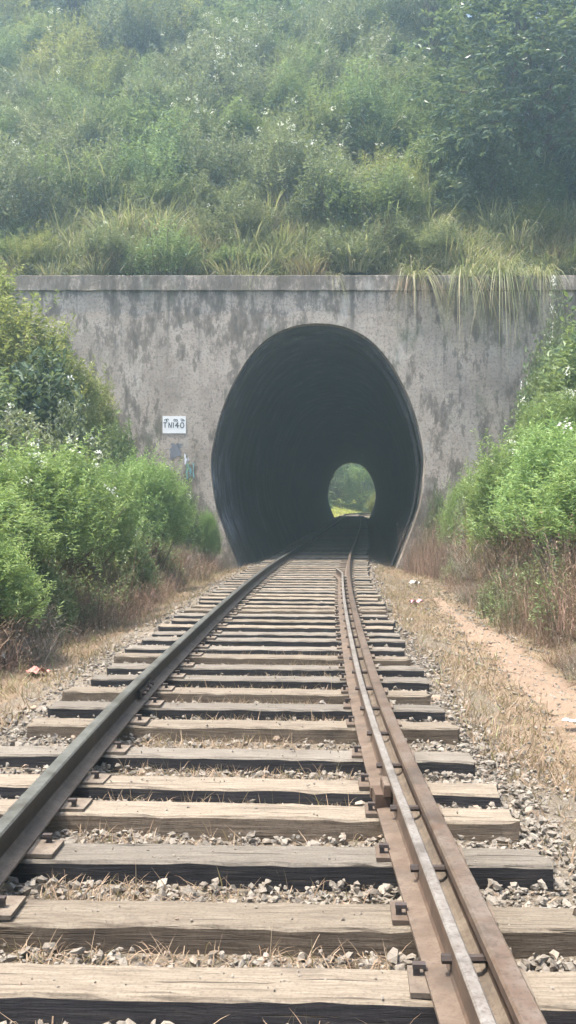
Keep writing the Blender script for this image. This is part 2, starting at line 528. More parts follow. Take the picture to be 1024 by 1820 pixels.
# banks and hill as one terrain, split at the portal so the wall can stand in the step
hx = np.concatenate([np.linspace(-150, -16, 16)[:-1], np.linspace(-16, 20, 91), np.linspace(20, 150, 16)[1:]])
hy1 = np.concatenate([np.linspace(-150, -4, 14)[:-1], np.linspace(-4, WALL_Y + 0.38, 77)])
hy2 = np.concatenate([np.linspace(WALL_Y + 0.42, 48, 62), np.linspace(49, EXIT_Y - 0.35, 40)])
hy3 = np.concatenate([np.linspace(EXIT_Y + 0.04, 150, 50), np.linspace(154, 186, 8)])
tag(link('cutting_bank', sheet('cutting_bank', hx, hy1, terrain, 'hill')), 'earth banks rising on both sides of the track', kind='structure')
tag(link('hill', sheet('hill', hx, hy2, terrain, 'hill')), 'steep overgrown hill above the tunnel', kind='structure')
tag(link('far_bank', sheet('far_bank', hx, hy3, terrain, 'hill')), 'earth banks beyond the far tunnel mouth', kind='structure')

# trodden path
py = np.linspace(-4, 17.5, 300)
pc = np.interp(py, [-4, 6, 8.3, 12, 15.4, 18], [2.2, 2.28, 2.40, 2.56, 2.62, 2.7])
pw = np.interp(py, [-4, 6, 8.3, 12, 15.4, 17.5], [0.36, 0.36, 0.32, 0.24, 0.15, 0.05]) * (1 + 0.16 * np.sin(py * 2.1) + 0.12 * np.sin(py * 5.3) + 0.07 * np.sin(py * 13))
us = np.linspace(-1, 1, 9)
PX = pc[:, None] + pw[:, None] * us[None, :]
PY = np.repeat(py[:, None], 9, 1)
PX = PX + (RNG.normal(0, 0.05, PX.shape)) * (np.abs(us)[None, :] > 0.7)
PZ = ground_z(PX, PY) + np.interp(np.abs(us), [0, 0.5, 0.75, 1.0], [0.012, 0.014, 0.012, -0.03])[None, :]
idx = np.arange(PX.size).reshape(PX.shape)
q = np.stack([idx[:-1, :-1].ravel(), idx[:-1, 1:].ravel(), idx[1:, 1:].ravel(), idx[1:, :-1].ravel()], 1)
tag(link('dirt_path', mk_mesh('dirt_path', np.stack([PX.ravel(), PY.ravel(), PZ.ravel()], 1), q, mats=['path'], smooth=True)),
    'bare pinkish earth footpath right of the track', kind='structure')

# ballast bed
by = np.concatenate([np.linspace(-8, 28, 181), np.linspace(29, 150, 62)])
bu = np.array([-2.55, -2.2, -1.85, -1.4, -0.9, -0.3, 0.3, 0.9, 1.3, 1.65, 1.95, 2.25])
bz = np.array([GZ - 0.06, GZ - 0.01, -0.14, -0.095, -0.095, -0.11, -0.11, -0.095, -0.10, -0.15, GZ - 0.01, GZ - 0.06])
BX = xc(by)[:, None] + bu[None, :] * (1 + 0.05 * np.sin(by * 1.7)[:, None])
BY = np.repeat(by[:, None], len(bu), 1)
BZ = bz[None, :] + zg(BY) + 0.015 * np.sin(BX * 7 + BY * 3) * np.sin(BY * 5.3)
idx = np.arange(BX.size).reshape(BX.shape)
q = np.stack([idx[:-1, :-1].ravel(), idx[:-1, 1:].ravel(), idx[1:, 1:].ravel(), idx[1:, :-1].ravel()], 1)
tag(link('ballast_bed', mk_mesh('ballast_bed', np.stack([BX.ravel(), BY.ravel(), BZ.ravel()], 1), q, mats=['fines'], smooth=True)),
    'bed of grit and fines under the sleepers', kind='structure')


def bed_z(u):
    return np.interp(u, bu, bz)


# ------------------------------------------------------------------ tunnel: portal wall, coping, ring, lining
PZs = np.array([-0.5, 0.11, 0.77, 1.42, 2.08, 2.74, 3.4, 4.05, 4.71, 5.37, 5.78, 6.05, 6.25, 6.38, 6.44, 6.46])
PHs = np.array([2.02, 2.27, 2.53, 2.76, 2.87, 2.91, 2.80, 2.63, 2.36, 1.99, 1.66, 1.36, 1.02, 0.66, 0.34, 0.0])
# resample smoothly (Catmull-Rom)
prof = []
P = np.stack([PHs, PZs], 1)
P = np.concatenate([[2 * P[0] - P[1]], P, [np.array([-0.34, 6.44])]])
for i in range(1, len(P) - 2):
    for t in np.linspace(0, 1, 5)[:-1]:
        p0, p1, p2, p3 = P[i - 1], P[i], P[i + 1], P[i + 2]
        prof.append(0.5 * (2 * p1 + (p2 - p0) * t + (2 * p0 - 5 * p1 + 4 * p2 - p3) * t * t + (3 * p1 - p0 - 3 * p2 + p3) * t ** 3))
prof.append(np.array([0.0, 6.46]))
prof = np.array(prof)


def scaled(k, dz=0.0):
    p = prof.copy()
    p[:, 0] *= k
    p[:, 1] = np.where(p[:, 1] > 0, p[:, 1] * k, p[:, 1]) + dz
    return p


def portal_wall(name, y0, y1, x0, x1, ztop, pf, parent, mat, cxv):
    vs, qs, mi = [], [], []
    n = len(pf)

    def quad(a, b, c_, d):
        o = len(vs); vs.extend([a, b, c_, d]); qs.append([o, o + 1, o + 2, o + 3])
    for y, flip in ((y0, False), (y1, True)):
        for i in range(n - 1):
            (h0, z0), (h1, z1) = pf[i], pf[i + 1]
            L = [(x0, y, z0), (cxv - h0, y, z0), (cxv - h1, y, z1), (x0, y, z1)]
            Rr = [(cxv + h0, y, z0), (x1, y, z0), (x1, y, z1), (cxv + h1, y, z1)]
            for f in (L, Rr):
                quad(*(f if not flip else f[::-1]))
        T = [(x0, y, pf[-1][1]), (x1, y, pf[-1][1]), (x1, y, ztop), (x0, y, ztop)]
        quad(*(T if not flip else T[::-1]))
    for i in range(n - 1):                               # intrados
        (h0, z0), (h1, z1) = pf[i], pf[i + 1]
        quad((cxv - h0, y0, z0), (cxv - h0, y1, z0), (cxv - h1, y1, z1), (cxv - h1, y0, z1))
        quad((cxv + h0, y1, z0), (cxv + h0, y0, z0), (cxv + h1, y0, z1), (cxv + h1, y1, z1))
    quad((x0, y0, ztop), (x1, y0, ztop), (x1, y1, ztop), (x0, y1, ztop))
    zb = pf[0][1]
    quad((x0, y1, zb), (x0, y0, zb), (x0, y0, ztop), (x0, y1, ztop))
    quad((x1, y0, zb), (x1, y1, zb), (x1, y1, ztop), (x1, y0, ztop))
    return link(name, mk_mesh(name, vs, qs, mats=[mat]), parent)


def tube_profile(name, pf, ys, cx_fn, parent, mat, thick=None, smooth=True):
    full = np.concatenate([np.stack([-pf[:, 0], pf[:, 1]], 1), np.stack([pf[::-1][1:, 0], pf[::-1][1:, 1]], 1)])
    m = len(full); vs = []
    for y in ys:
        c = cx_fn(y)
        for (h, z) in full:
            vs.append((c + h, y, z + float(zg(y))))
    idx = np.arange(m * len(ys)).reshape(len(ys), m)
    q = np.stack([idx[:-1, :-1].ravel(), idx[1:, :-1].ravel(), idx[1:, 1:].ravel(), idx[:-1, 1:].ravel()], 1)
    return link(name, mk_mesh(name, vs, q, mats=[mat], smooth=smooth), parent)


CX = float(xc(WALL_Y))
tun = empty('tunnel', (0, 0, 0))
tag(tun, 'stained grey cement tunnel portal with tall egg-shaped dark opening in the hillside', 'tunnel')
portal_wall('portal_wall', WALL_Y, WALL_Y + 0.36, -10.5, 12.0, 7.335, prof, tun, 'cement', CX)


def ring(name, pa, pb, y0, y1, parent, mat):
    """stepped ring between two profiles: face at y0 and soffit of the inner profile back to y1"""
    fa = np.concatenate([np.stack([-pa[:, 0], pa[:, 1]], 1), np.stack([pa[::-1][1:, 0], pa[::-1][1:, 1]], 1)])
    fb = np.concatenate([np.stack([-pb[:, 0], pb[:, 1]], 1), np.stack([pb[::-1][1:, 0], pb[::-1][1:, 1]], 1)])
    m = len(fa); c0, c1 = CX, float(xc(y1))
    vs = [(c0 + h, y0, z) for h, z in fa] + [(c0 + h, y0, z) for h, z in fb] + [(c1 + h, y1, z) for h, z in fb]
    q = [[i, i + 1, m + i + 1, m + i] for i in range(m - 1)] + [[m + i, m + i + 1, 2 * m + i + 1, 2 * m + i] for i in range(m - 1)]
    return link(name, mk_mesh(name, vs, q, mats=[mat]), parent)


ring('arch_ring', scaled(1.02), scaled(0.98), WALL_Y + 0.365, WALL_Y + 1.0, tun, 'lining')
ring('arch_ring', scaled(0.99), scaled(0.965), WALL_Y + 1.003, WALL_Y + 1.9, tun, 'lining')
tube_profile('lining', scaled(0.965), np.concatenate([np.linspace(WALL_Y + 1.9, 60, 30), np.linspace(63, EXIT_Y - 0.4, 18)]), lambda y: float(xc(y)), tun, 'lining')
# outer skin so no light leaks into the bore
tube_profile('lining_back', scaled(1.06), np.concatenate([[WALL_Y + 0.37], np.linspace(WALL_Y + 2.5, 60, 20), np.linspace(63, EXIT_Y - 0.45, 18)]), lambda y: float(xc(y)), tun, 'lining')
CXE = float(xc(EXIT_Y))
portal_wall('far_portal_wall', EXIT_Y - 0.5, EXIT_Y, CXE - 9, CXE + 9, 8.3, scaled(0.955, float(zg(EXIT_Y))), tun, 'cement', CXE)

# coping: long slab with slightly worn edges
cxs = np.linspace(-10.6, 12.1, 120)
cp = np.array([(0.36, 7.34), (-0.055, 7.34), (-0.06, 7.35), (-0.06, 7.738), (-0.05, 7.748), (0.36, 7.75)])
vs = []
for i, x in enumerate(cxs):
    wv = 0.007 * math.sin(x * 3.1) + 0.006 * math.sin(x * 7.7) + float(np.random.default_rng(i).uniform(-0.008, 0.004))
    for j, (yy, zz) in enumerate(cp):
        k = 1 if j in (2, 3, 4) else 0
        vs.append((x, WALL_Y + yy + k * wv * 0.8, zz + (wv if j >= 3 else wv * 0.2)))
idx = np.arange(len(vs)).reshape(len(cxs), 6)
q = [[idx[i, j], idx[i, (j + 1) % 6], idx[i + 1, (j + 1) % 6], idx[i + 1, j]] for i in range(len(cxs) - 1) for j in range(6)]
link('coping', mk_mesh('coping', vs, q, mats=['cement']), tun)


# flat paint marks on the wall (3 mm proud)
def paint_patch(name, pts, mat, y=WALL_Y - 0.004):
    n = len(pts)
    vs = [(x, y, z) for x, z in pts] + [(x, y + 0.003, z) for x, z in pts]
    me = bpy.data.meshes.new(name)
    me.from_pydata(vs, [], [list(range(n))] + [[i, i + n, (i + 1) % n + n, (i + 1) % n] for i in range(n)])
    me.materials.append(M[mat]); me.update()
    return link(name, me, tun)


def wp(px, py, d=WALL_Y):
    return ((px - 512) / 1700 * d, 1.44 + (903 - py) / 1700 * d)


def ragged(pts, rng, amp=0.03, sub=5):
    out = []
    for i in range(len(pts)):
        a, b = np.array(pts[i]), np.array(pts[(i + 1) % len(pts)])
        for t in np.linspace(0, 1, sub)[:-1]:
            out.append(tuple(a + (b - a) * t + rng.normal(0, amp, 2)))
    return out


paint_patch('graffiti_patch', ragged([wp(304, 790), wp(321, 789), wp(322, 812), wp(300, 816)], RNG, 0.03, 8), 'paint_slate')
for i, (x0, x1, z0, z1, m_) in enumerate(((331, 335, 824, 850, 'paint_cyan'), (336, 341, 829, 844, 'paint_cyan'), (342, 345, 822, 848, 'paint_cyan'), (328, 331, 806, 824, 'paint_white'), (333, 335, 812, 822, 'paint_white'))):
    paint_patch('graffiti_stroke', ragged([wp(x0, z0), wp(x1, z0 + 2), wp(x1, z1), wp(x0 + 1, z1 + 2)], RNG, 0.014, 7), m_, WALL_Y - 0.008 - 0.001 * i)

# ------------------------------------------------------------------ number board
sb = empty('number_board', (wp(310, 755)[0], WALL_Y, wp(310, 755)[1]))
tag(sb, 'small white tunnel number board with black hand-painted characters on the portal wall', 'sign')
bw, bh = 0.63, 0.47
v, q = boxes_geo([(0, -0.008, 0, bw, 0.008, bh)])
link('board', mk_mesh('board', v, q, mats=['board_white']), sb)


def strokes(name, lines, wd, parent, y=-0.0155):
    sp = []; vs, qs = [], []
    for ln in lines:
        for (x0, z0), (x1, z1) in zip(ln[:-1], ln[1:]):
            dx, dz = x1 - x0, z1 - z0
            l = math.hypot(dx, dz) or 1e-6
            ex, ez = dx / l * wd * 0.4, dz / l * wd * 0.4
            nx, nz = -dz / l * wd / 2, dx / l * wd / 2
            o = len(vs)
            for yy in (y, y + 0.0025):
                vs += [(x0 - ex + nx, yy, z0 - ez + nz), (x1 + ex + nx, yy, z1 + ez + nz), (x1 + ex - nx, yy, z1 + ez - nz), (x0 - ex - nx, yy, z0 - ez - nz)]
            for f in ((0, 3, 2, 1), (4, 5, 6, 7), (0, 1, 5, 4), (1, 2, 6, 5), (2, 3, 7, 6), (3, 0, 4, 7)):
                qs.append([o + k for k in f])
            y += -0.0001
    return link(name, mk_mesh(name, vs, qs, mats=['paint_black']), parent)


def arc(cx, cz, rx, rz, a0, a1, n=10):
    return [(cx + rx * math.cos(R(a0 + (a1 - a0) * i / n)), cz + rz * math.sin(R(a0 + (a1 - a0) * i / n))) for i in range(n + 1)]


g = 0.022
strokes('character', [[(-0.285, 0.055), (-0.215, 0.055)], [(-0.25, 0.055), (-0.25, -0.075)]], g, sb)
strokes('character', [[(-0.15, -0.075), (-0.145, 0.055), (-0.085, -0.075), (-0.065, 0.06)]], g, sb)
strokes('character', [[(-0.02, 0.055), (-0.025, -0.07)]], g, sb)
strokes('character', [[(0.09, -0.085), (0.095, 0.06), (0.03, -0.03), (0.13, -0.03)]], g, sb)
strokes('character', [arc(0.215, -0.015, 0.048, 0.07, 0, 360, 14)], g, sb)
g = 0.014
strokes('small_character', [arc(-0.235, 0.125, 0.03, 0.026, 200, -60) + [(-0.19, 0.155)], arc(-0.18, 0.13, 0.024, 0.03, 220, -20), [(-0.22, 0.10), (-0.19, 0.085)]], g, sb)
strokes('small_character', [arc(0.01, 0.125, 0.025, 0.028, 40, 330), arc(0.065, 0.12, 0.022, 0.026, 180, -120)], g, sb)
strokes('small_character', [arc(0.205, 0.13, 0.028, 0.028, 160, -140), [(0.235, 0.145), (0.275, 0.12), (0.25, 0.105)]], g, sb)

# ------------------------------------------------------------------ sleepers
def sleeper_mesh(name, seed, top, side):
    rng = np.random.default_rng(seed)
    L, Wd, H = 2.85, 0.205, 0.15
    n = 34
    xs = np.linspace(-L / 2, L / 2, n)
    ring_ = np.array([(-Wd / 2, -H), (-Wd / 2, -0.012), (-Wd / 2 + 0.010, 0.0), (-0.04, 0.0), (0.04, 0.0), (Wd / 2 - 0.010, 0.0), (Wd / 2, -0.012), (Wd / 2, -H)])
    k = len(ring_)
    vs = np.zeros((n, k, 3))
    low = np.cumsum(rng.normal(0, 0.0014, n)); low2 = np.cumsum(rng.normal(0, 0.0024, n)); low3 = np.cumsum(rng.normal(0, 0.0024, n))
    low -= low.mean(); low2 -= low2.mean(); low3 -= low3.mean()
    for i, x in enumerate(xs):
        vs[i, :, 0] = x + rng.normal(0, 0.004, k) * (1 if i in (0, n - 1) else 0.3)
        vs[i, :, 1] = ring_[:, 0] + np.where(ring_[:, 0] < 0, low2[i], low3[i]) + rng.normal(0, 0.002, k)
        vs[i, :, 2] = ring_[:, 1] + np.where(ring_[:, 1] > -0.05, low[i], 0) + rng.normal(0, 0.0015, k)
        if rng.random() < 0.3:
            vs[i, 1:3, 2] -= rng.uniform(0.001, 0.007); vs[i, 2, 1] += rng.uniform(0, 0.006)
        if i in (0, n - 1):
            vs[i, :, 0] += rng.normal(0, 0.014, k)
    idx = np.arange(n * k).reshape(n, k)
    q, mi = [], []
    for i in range(n - 1):
        for j in range(k):
            j2 = (j + 1) % k
            q.append([idx[i, j], idx[i, j2], idx[i + 1, j2], idx[i + 1, j]][::-1])
            mi.append(0 if j in (1, 2, 3, 4, 5) else 1)
    me_v = vs.reshape(-1, 3)
    tr = []
    for i, fl in ((0, False), (n - 1, True)):
        for j in range(1, k - 1):
            t = [idx[i, 0], idx[i, j], idx[i, j + 1]]
            tr.append(t if not fl else t[::-1]); mi.append(1)
    return mk_mesh(name, me_v, q, tr, mats=[top, side], midx=mi)


SLM = {}
for i, (t, s) in enumerate((('wood_top', 'wood_tar'), ('wood_top', 'wood_side'), ('wood_grey', 'wood_tar'), ('wood_top', 'wood_side'), ('wood_grey', 'wood_tar'), ('wood_top', 'wood_tar'))):
    SLM[i] = sleeper_mesh('sleeper_timber', 40 + i, t, s)
v, q = boxes_geo([(0, 0, 0.008, 0.36, 0.17, 0.016)])
plate_mesh = mk_mesh('tie_plate', v, q, mats=['dusty_lit_foot'])
v, q = boxes_geo([(0, 0, 0.019, 0.02, 0.02, 0.038), (0.008, 0, 0.0405, 0.04, 0.026, 0.013)])
spike_mesh = mk_mesh('spike', v, q, mats=['spike'])
v, q = boxes_geo([(0, 0, 0.019, 0.03, 0.03, 0.012)])
plate_pink = plate_mesh.copy(); plate_pink.materials.clear(); plate_pink.materials.append(M['rust_pink'])

RAILH = 0.16
HG = 0.875                       # half distance between rail centres
fronts = [2.81, 3.30, 3.89, 4.47, 4.94, 5.55, 6.30, 6.90, 7.45, 8.05]
kinds = [0, 1, 2, 3, 5, 4, 1, 2, 3, 4]
ys = [f_ + 0.102 for f_ in fronts]
ks = list(kinds)
y = ys[-1]
while y < 148:
    y += random.uniform(0.55, 0.66)
    ys.append(y); ks.append(random.choice([0, 1, 2, 3, 4, 5, 0, 2]))
ordn = ['nearest', 'second', 'third', 'fourth', 'fifth', 'sixth', 'seventh', 'eighth', 'ninth', 'tenth', 'eleventh', 'twelfth', 'thirteenth',
        'fourteenth', 'fifteenth', 'sixteenth', 'seventeenth', 'eighteenth', 'nineteenth', 'twentieth']
SLEEPERS = []
lab_side = {0: 'pale-topped timber sleeper with black tarred front face', 1: 'pale timber sleeper with brown front face', 2: 'grey-topped timber sleeper with black front face',
            3: 'pale timber sleeper with brown weathered front face', 4: 'grey timber sleeper with dark front face', 5: 'pale-topped timber sleeper with dark front face'}
for i, (y, k) in enumerate(zip(ys, ks)):
    c = float(xc(y))
    rz = -(math.atan(float(hd(y))) + R(1.3 if y > 6 else 2.4)) + R(random.uniform(-0.6, 0.6))
    off = -0.075 + random.uniform(-0.05, 0.05)
    dz = 0.0 if i < 4 else random.uniform(-0.012, 0.0)
    t = empty('railway_sleeper', (c + off, y, dz + float(zg(y))), rz)
    if i < 20:
        lab = (ordn[i] + ' ' + lab_side[k] + ' counting away from the camera') if i else 'nearest ' + lab_side[k] + ' at the bottom of the picture'
    elif y < WALL_Y:
        lab = 'weathered timber sleeper in the close-packed far stretch just before the tunnel mouth'
    elif y < EXIT_Y:
        lab = 'dim timber sleeper lying in the dark inside the tunnel'
    else:
        lab = 'timber sleeper in the daylight beyond the far tunnel mouth'
    tag(t, lab, 'sleeper', 'sleepers under the track')
    link('timber', SLM[k], t)
    SLEEPERS.append((c + off, y, rz))
    if y < 27:
        for s in (-1, 1):
            pl = link('tie_plate', plate_mesh if s < 0 or random.random() < 0.4 else plate_pink, t, (s * HG - off - (0.06 if s > 0 else 0), 0, 0.001))
            pl.rotation_euler = (0, 0, R(random.uniform(-2, 2)))
            if y < 14:
                for e in ((-0.155, 0.115) if s > 0 else (-0.115, 0.125)):
                    sp = link('spike', spike_mesh, pl, (e, random.uniform(-0.055, 0.055), 0.005))
                    sp.rotation_euler = (0, 0, 0 if e < 0 else math.pi)


# ------------------------------------------------------------------ rails
def sweep(name, profile, y0, y1, off_fn, mats, midx_prof, parent, zoff=0.0, step=0.35):
    ysw = np.arange(y0, y1 + 1e-6, step)
    vs = []
    k = len(profile)
    for y in ysw:
        c = float(xc(y)); h = math.atan(float(hd(y)))
        o = off_fn(y)
        for (u, z) in profile:
            vs.append((c + (o + u) * math.cos(h), y - (o + u) * math.sin(h), z + zoff + float(zg(y))))
    idx = np.arange(len(vs)).reshape(len(ysw), k)
    q, mi = [], []
    for i in range(len(ysw) - 1):
        for j in range(k):
            j2 = (j + 1) % k
            q.append([idx[i, j], idx[i, j2], idx[i + 1, j2], idx[i + 1, j]]); mi.append(midx_prof[j])
    me = mk_mesh(name, vs, q, mats=mats, midx=mi)
    # end caps
    import bmesh
    bm = bmesh.new(); bm.from_mesh(me); bm.verts.ensure_lookup_table()
    try:
        bm.faces.new([bm.verts[i] for i in idx[0]]); bm.faces.new([bm.verts[i] for i in idx[-1][::-1]])
    except ValueError:
        pass
    bmesh.ops.recalc_face_normals(bm, faces=bm.faces)
    bm.to_mesh(me); bm.free()
    return link(name, me, parent)


rp = [(-0.068, 0.002), (0.068, 0.002), (0.068, 0.012), (0.022, 0.026), (0.009, 0.040), (0.009, 0.112), (0.034, 0.124), (0.034, 0.152), (0.027, 0.160),
      (-0.027, 0.160), (-0.034, 0.152), (-0.034, 0.124), (-0.009, 0.112), (-0.009, 0.040), (-0.022, 0.026), (-0.068, 0.012)]
#        edges:   bottom, foot r, slopes..., head side, chamfer, top, chamfer, side ...
mi_r = [0, 2, 2, 2, 0, 0, 0, 1, 1, 1, 0, 0, 0, 2, 2, 2]
lr = empty('left_rail', (0, 0, 0)); lr.name = 'running_rail'
tag(lr, 'single dark steel running rail with worn grey head on the left of the track', 'rail')
sweep('rail_section', rp, -8, 148, lambda y: -HG, ['rust_dark', 'head_left', 'dusty_lit_foot'], mi_r, lr, 0.0165)
rr = empty('running_rail', (0, 0, 0))
tag(rr, 'rusty running rail on the right with pinkish head, outside the thinner check rail', 'rail')
sweep('rail_section', rp, -8, 148, lambda y: HG, ['rust', 'head_right', 'dusty_lit_foot'], mi_r, rr, 0.0165)
gp = [(-0.082, 0.002), (0.045, 0.002), (0.045, 0.012), (0.014, 0.022), (0.008, 0.036), (0.008, 0.110), (0.020, 0.122), (0.020, 0.148), (0.014, 0.154),
      (-0.016, 0.154), (-0.021, 0.148), (-0.021, 0.122), (-0.008, 0.110), (-0.008, 0.036), (-0.014, 0.024), (-0.082, 0.016)]
mi_g = [0, 0, 0, 0, 0, 0, 0, 1, 1, 1, 0, 0, 0, 0, 2, 2]
gr = empty('check_rail', (0, 0, 0))
tag(gr, 'thin rusty check rail with wide flange along inside of right running rail', 'rail')
GO = HG - 0.108
g_off = lambda y: GO - 0.16 * max(0.0, (y - 18.6) / 1.8) ** 1.5
sweep('rail_section', gp, -8, 20.4, g_off, ['rust', 'head_guard', 'rust_pink'], mi_g, gr, 0.0165, 0.3)
# distance blocks with bolts between check rail and running rail
yb = -1.0
import itertools
blk = g_tubes(np.array([[-0.04, 0, 0.0]]), np.array([[0.04, 0, 0.0]]), 0.014, 0.014, 8)
block_mesh = mk_mesh('distance_block', blk[0], blk[1], mats=['spike'])
nt = g_tubes(np.array([[-0.03, 0, 0]]), np.array([[0.0, 0, 0]]), 0.015, 0.015, 6)
nutv = np.concatenate([nt[0], [[-0.03, 0, 0]]]); nutt = [[12, 2 * j, 2 * ((j + 1) % 6)] for j in range(6)]
nut_mesh = mk_mesh('bolt', nutv, nt[1], nutt, mats=['spike'])
for yb in np.arange(0.7, 19, 0.72):
    c = float(xc(yb)); h = math.atan(float(hd(yb)))
    o = link('distance_block', block_mesh, gr, (c + (HG - 0.05) * math.cos(h), yb - HG * math.sin(h), 0.09))
    o.rotation_euler = (0, 0, -h)
    b_ = link('bolt', nut_mesh, o, (-0.0655, 0, 0))
# rusty clamp on the check-rail flange
yk = 4.55
ck = float(xc(yk)) + GO
v, q = boxes_geo([(ck - 0.052, yk, 0.062, 0.075, 0.15, 0.07), (ck - 0.034, yk - 0.01, 0.115, 0.035, 0.17, 0.045), (ck - 0.075, yk + 0.11, 0.055, 0.045, 0.04, 0.05)])
clamp = link('clamp', mk_mesh('clamp', v, q, mats=['rust']), gr)
v, q = boxes_geo([(ck - 0.034, yk - 0.02, 0.1425, 0.03, 0.15, 0.008)])
link('worn_cap', mk_mesh('worn_cap', v, q, mats=['rust_pink']), clamp)
# fishplate joint on left rail
for yj in (7.2,):
    c = float(xc(yj)) - HG
    v, q = boxes_geo([(c + 0.022, yj, 0.085, 0.024, 0.55, 0.06)])
    fp = link('fishplate', mk_mesh('fishplate', v, q, mats=['rust_dark']), lr)
    for e in (-0.2, -0.07, 0.07, 0.2):
        b_ = link('bolt', nut_mesh, fp, (c + 0.034, yj + e, 0.085)); b_.rotation_euler = (0, 0, math.pi)


# ------------------------------------------------------------------ ballast stones (uncountable)
def ico():
    t = (1 + 5 ** 0.5) / 2
    v = np.array([(-1, t, 0), (1, t, 0), (-1, -t, 0), (1, -t, 0), (0, -1, t), (0, 1, t), (0, -1, -t), (0, 1, -t), (t, 0, -1), (t, 0, 1), (-t, 0, -1), (-t, 0, 1)], float)
    f = np.array([(0, 11, 5), (0, 5, 1), (0, 1, 7), (0, 7, 10), (0, 10, 11), (1, 5, 9), (5, 11, 4), (11, 10, 2), (10, 7, 6), (7, 1, 8), (3, 9, 4), (3, 4, 2), (3, 2, 6), (3, 6, 8), (3, 8, 9), (4, 9, 5), (2, 4, 11), (6, 2, 10), (8, 6, 7), (9, 8, 1)])
    return nrm(v), f


IV, IF = ico()
SLA = np.array(SLEEPERS)


def on_sleeper(x, y, m=0.0):
    hit = np.zeros(len(x), bool)
    for (sx, sy, rz) in SLEEPERS:
        if sy > 30: break
        dx, dy = x - sx, y - sy
        lx = dx * math.cos(rz) + dy * math.sin(rz); ly = -dx * math.sin(rz) + dy * math.cos(rz)
        hit |= (np.abs(lx) < 1.42 + m) & (np.abs(ly) < 0.103 + m)
    return hit


def stones(n, y0, y1, u0, u1, smin, smax, rng, pw=1.0):
    y = rng.uniform(y0, y1, n); u = rng.uniform(u0, u1, n)
    x = xc(y) + u
    keep = ~on_sleeper(x, y, 0.008)
    # sparser on shoulders and in the middle, patchy
    dens = np.where(np.abs(u) < 0.55, 0.92, 1.0) * np.where(u > 1.45, np.clip(1 - (u - 1.4) / np.where(y < 7, 0.75, 0.45), 0.0, 1), 1) * np.where(u < -1.55, np.clip(1 - (-u - 1.55) / 0.95, 0.05, 1), 1)
    dens = dens * (0.85 + 0.35 * np.sin(x * 3.1 + y * 1.7) * np.sin(y * 2.3 - x))
    keep &= rng.random(n) < dens
    x, y, u = x[keep], y[keep], u[keep]
    n = len(x)
    s = (smin + (smax - smin) * rng.random(n) ** 3.4)
    z = bed_z(u) + s * rng.uniform(-0.1, 0.9, n) + np.where(np.abs(u) < 1.6, rng.random(n) ** 2 * 0.03, 0)
    # nestle against rails: keep stones low under rail feet
    ax = nrm(rng.normal(size=(n, 3))); 
    sc = s[:, None] * rng.uniform(0.5, 1.25, (n, 3)); sc[:, 2] *= 0.75
    V = IV[None] * (1 + rng.uniform(-0.42, 0.35, (n, 12, 1))) * sc[:, None, :]
    V = V + rng.normal(0, 0.16, V.shape) * s[:, None, None]
    th = rng.uniform(0, 2 * np.pi, n); ph = rng.uniform(-0.7, 0.7, n)
    c, s_ = np.cos(th)[:, None], np.sin(th)[:, None]
    Vx = V[..., 0] * c - V[..., 1] * s_; Vy = V[..., 0] * s_ + V[..., 1] * c; Vz = V[..., 2]
    c, s_ = np.cos(ph)[:, None], np.sin(ph)[:, None]
    V = np.stack([Vx, Vy * c - Vz * s_, Vy * s_ + Vz * c], 2) + np.stack([x, y, z], 1)[:, None, :]
    F = IF[None] + (np.arange(n) * 12)[:, None, None]
    t = np.repeat(np.clip(rng.normal(0.5, 0.22, n), 0, 1), 12)
    return V.reshape(-1, 3), F.reshape(-1, 3), t


def loose(n, rng):
    y = rng.uniform(3, 22, n); x = xc(y) + rng.uniform(1.6, 3.1, n)
    s_ = rng.uniform(0.005, 0.018, n) * (0.7 + y / 25)
    z = ground_z(x, y) + 0.012
    y2 = rng.uniform(2.5, 9, n // 3); x2 = xc(y2) + rng.uniform(-1.4, 1.1, n // 3)
    k = on_sleeper(x2, y2, -0.015) & (np.abs(x2 - xc(y2) - 0.8) > 0.22) & (np.abs(x2 - xc(y2) + HG) > 0.12)
    x2, y2 = x2[k], y2[k]
    x = np.concatenate([x, x2]); y = np.concatenate([y, y2]); s_ = np.concatenate([s_, rng.uniform(0.003, 0.008, len(x2))])
    z = np.concatenate([z, np.full(len(x2), 0.002)])
    m = len(x)
    V = IV[None] * (1 + rng.uniform(-0.4, 0.35, (m, 12, 1))) * (s_[:, None] * rng.uniform(0.5, 1.2, (m, 3)))[:, None, :] + np.stack([x, y, z], 1)[:, None, :]
    F = IF[None] + (np.arange(m) * 12)[:, None, None]
    return V.reshape(-1, 3), F.reshape(-1, 3), np.repeat(np.clip(rng.normal(0.6, 0.25, m), 0, 1), 12)


vs, fs, ts, off = [], [], [], 0
v, f_, t = loose(5000, RNG)
vs.append(v); fs.append(f_); ts.append(t); off += len(v)
for args in ((42000, 1.2, 6, -2.4, 2.2, 0.009, 0.027), (22000, 6, 12, -2.5, 2.2, 0.010, 0.030), (12000, 12, 20, -2.5, 2.2, 0.014, 0.036), (4000, 20, 28, -2.4, 2.1, 0.018, 0.042)):
    v, f_, t = stones(*args, RNG)
    vs.append(v); fs.append(f_ + off); ts.append(t); off += len(v)
tag(link('ballast_stones', mk_mesh('ballast_stones', np.concatenate(vs), tris=np.concatenate(fs), tint=np.concatenate(ts), mats=['stone'])),
    'loose grey crushed stone ballast between the sleepers', 'ballast', kind='stuff')

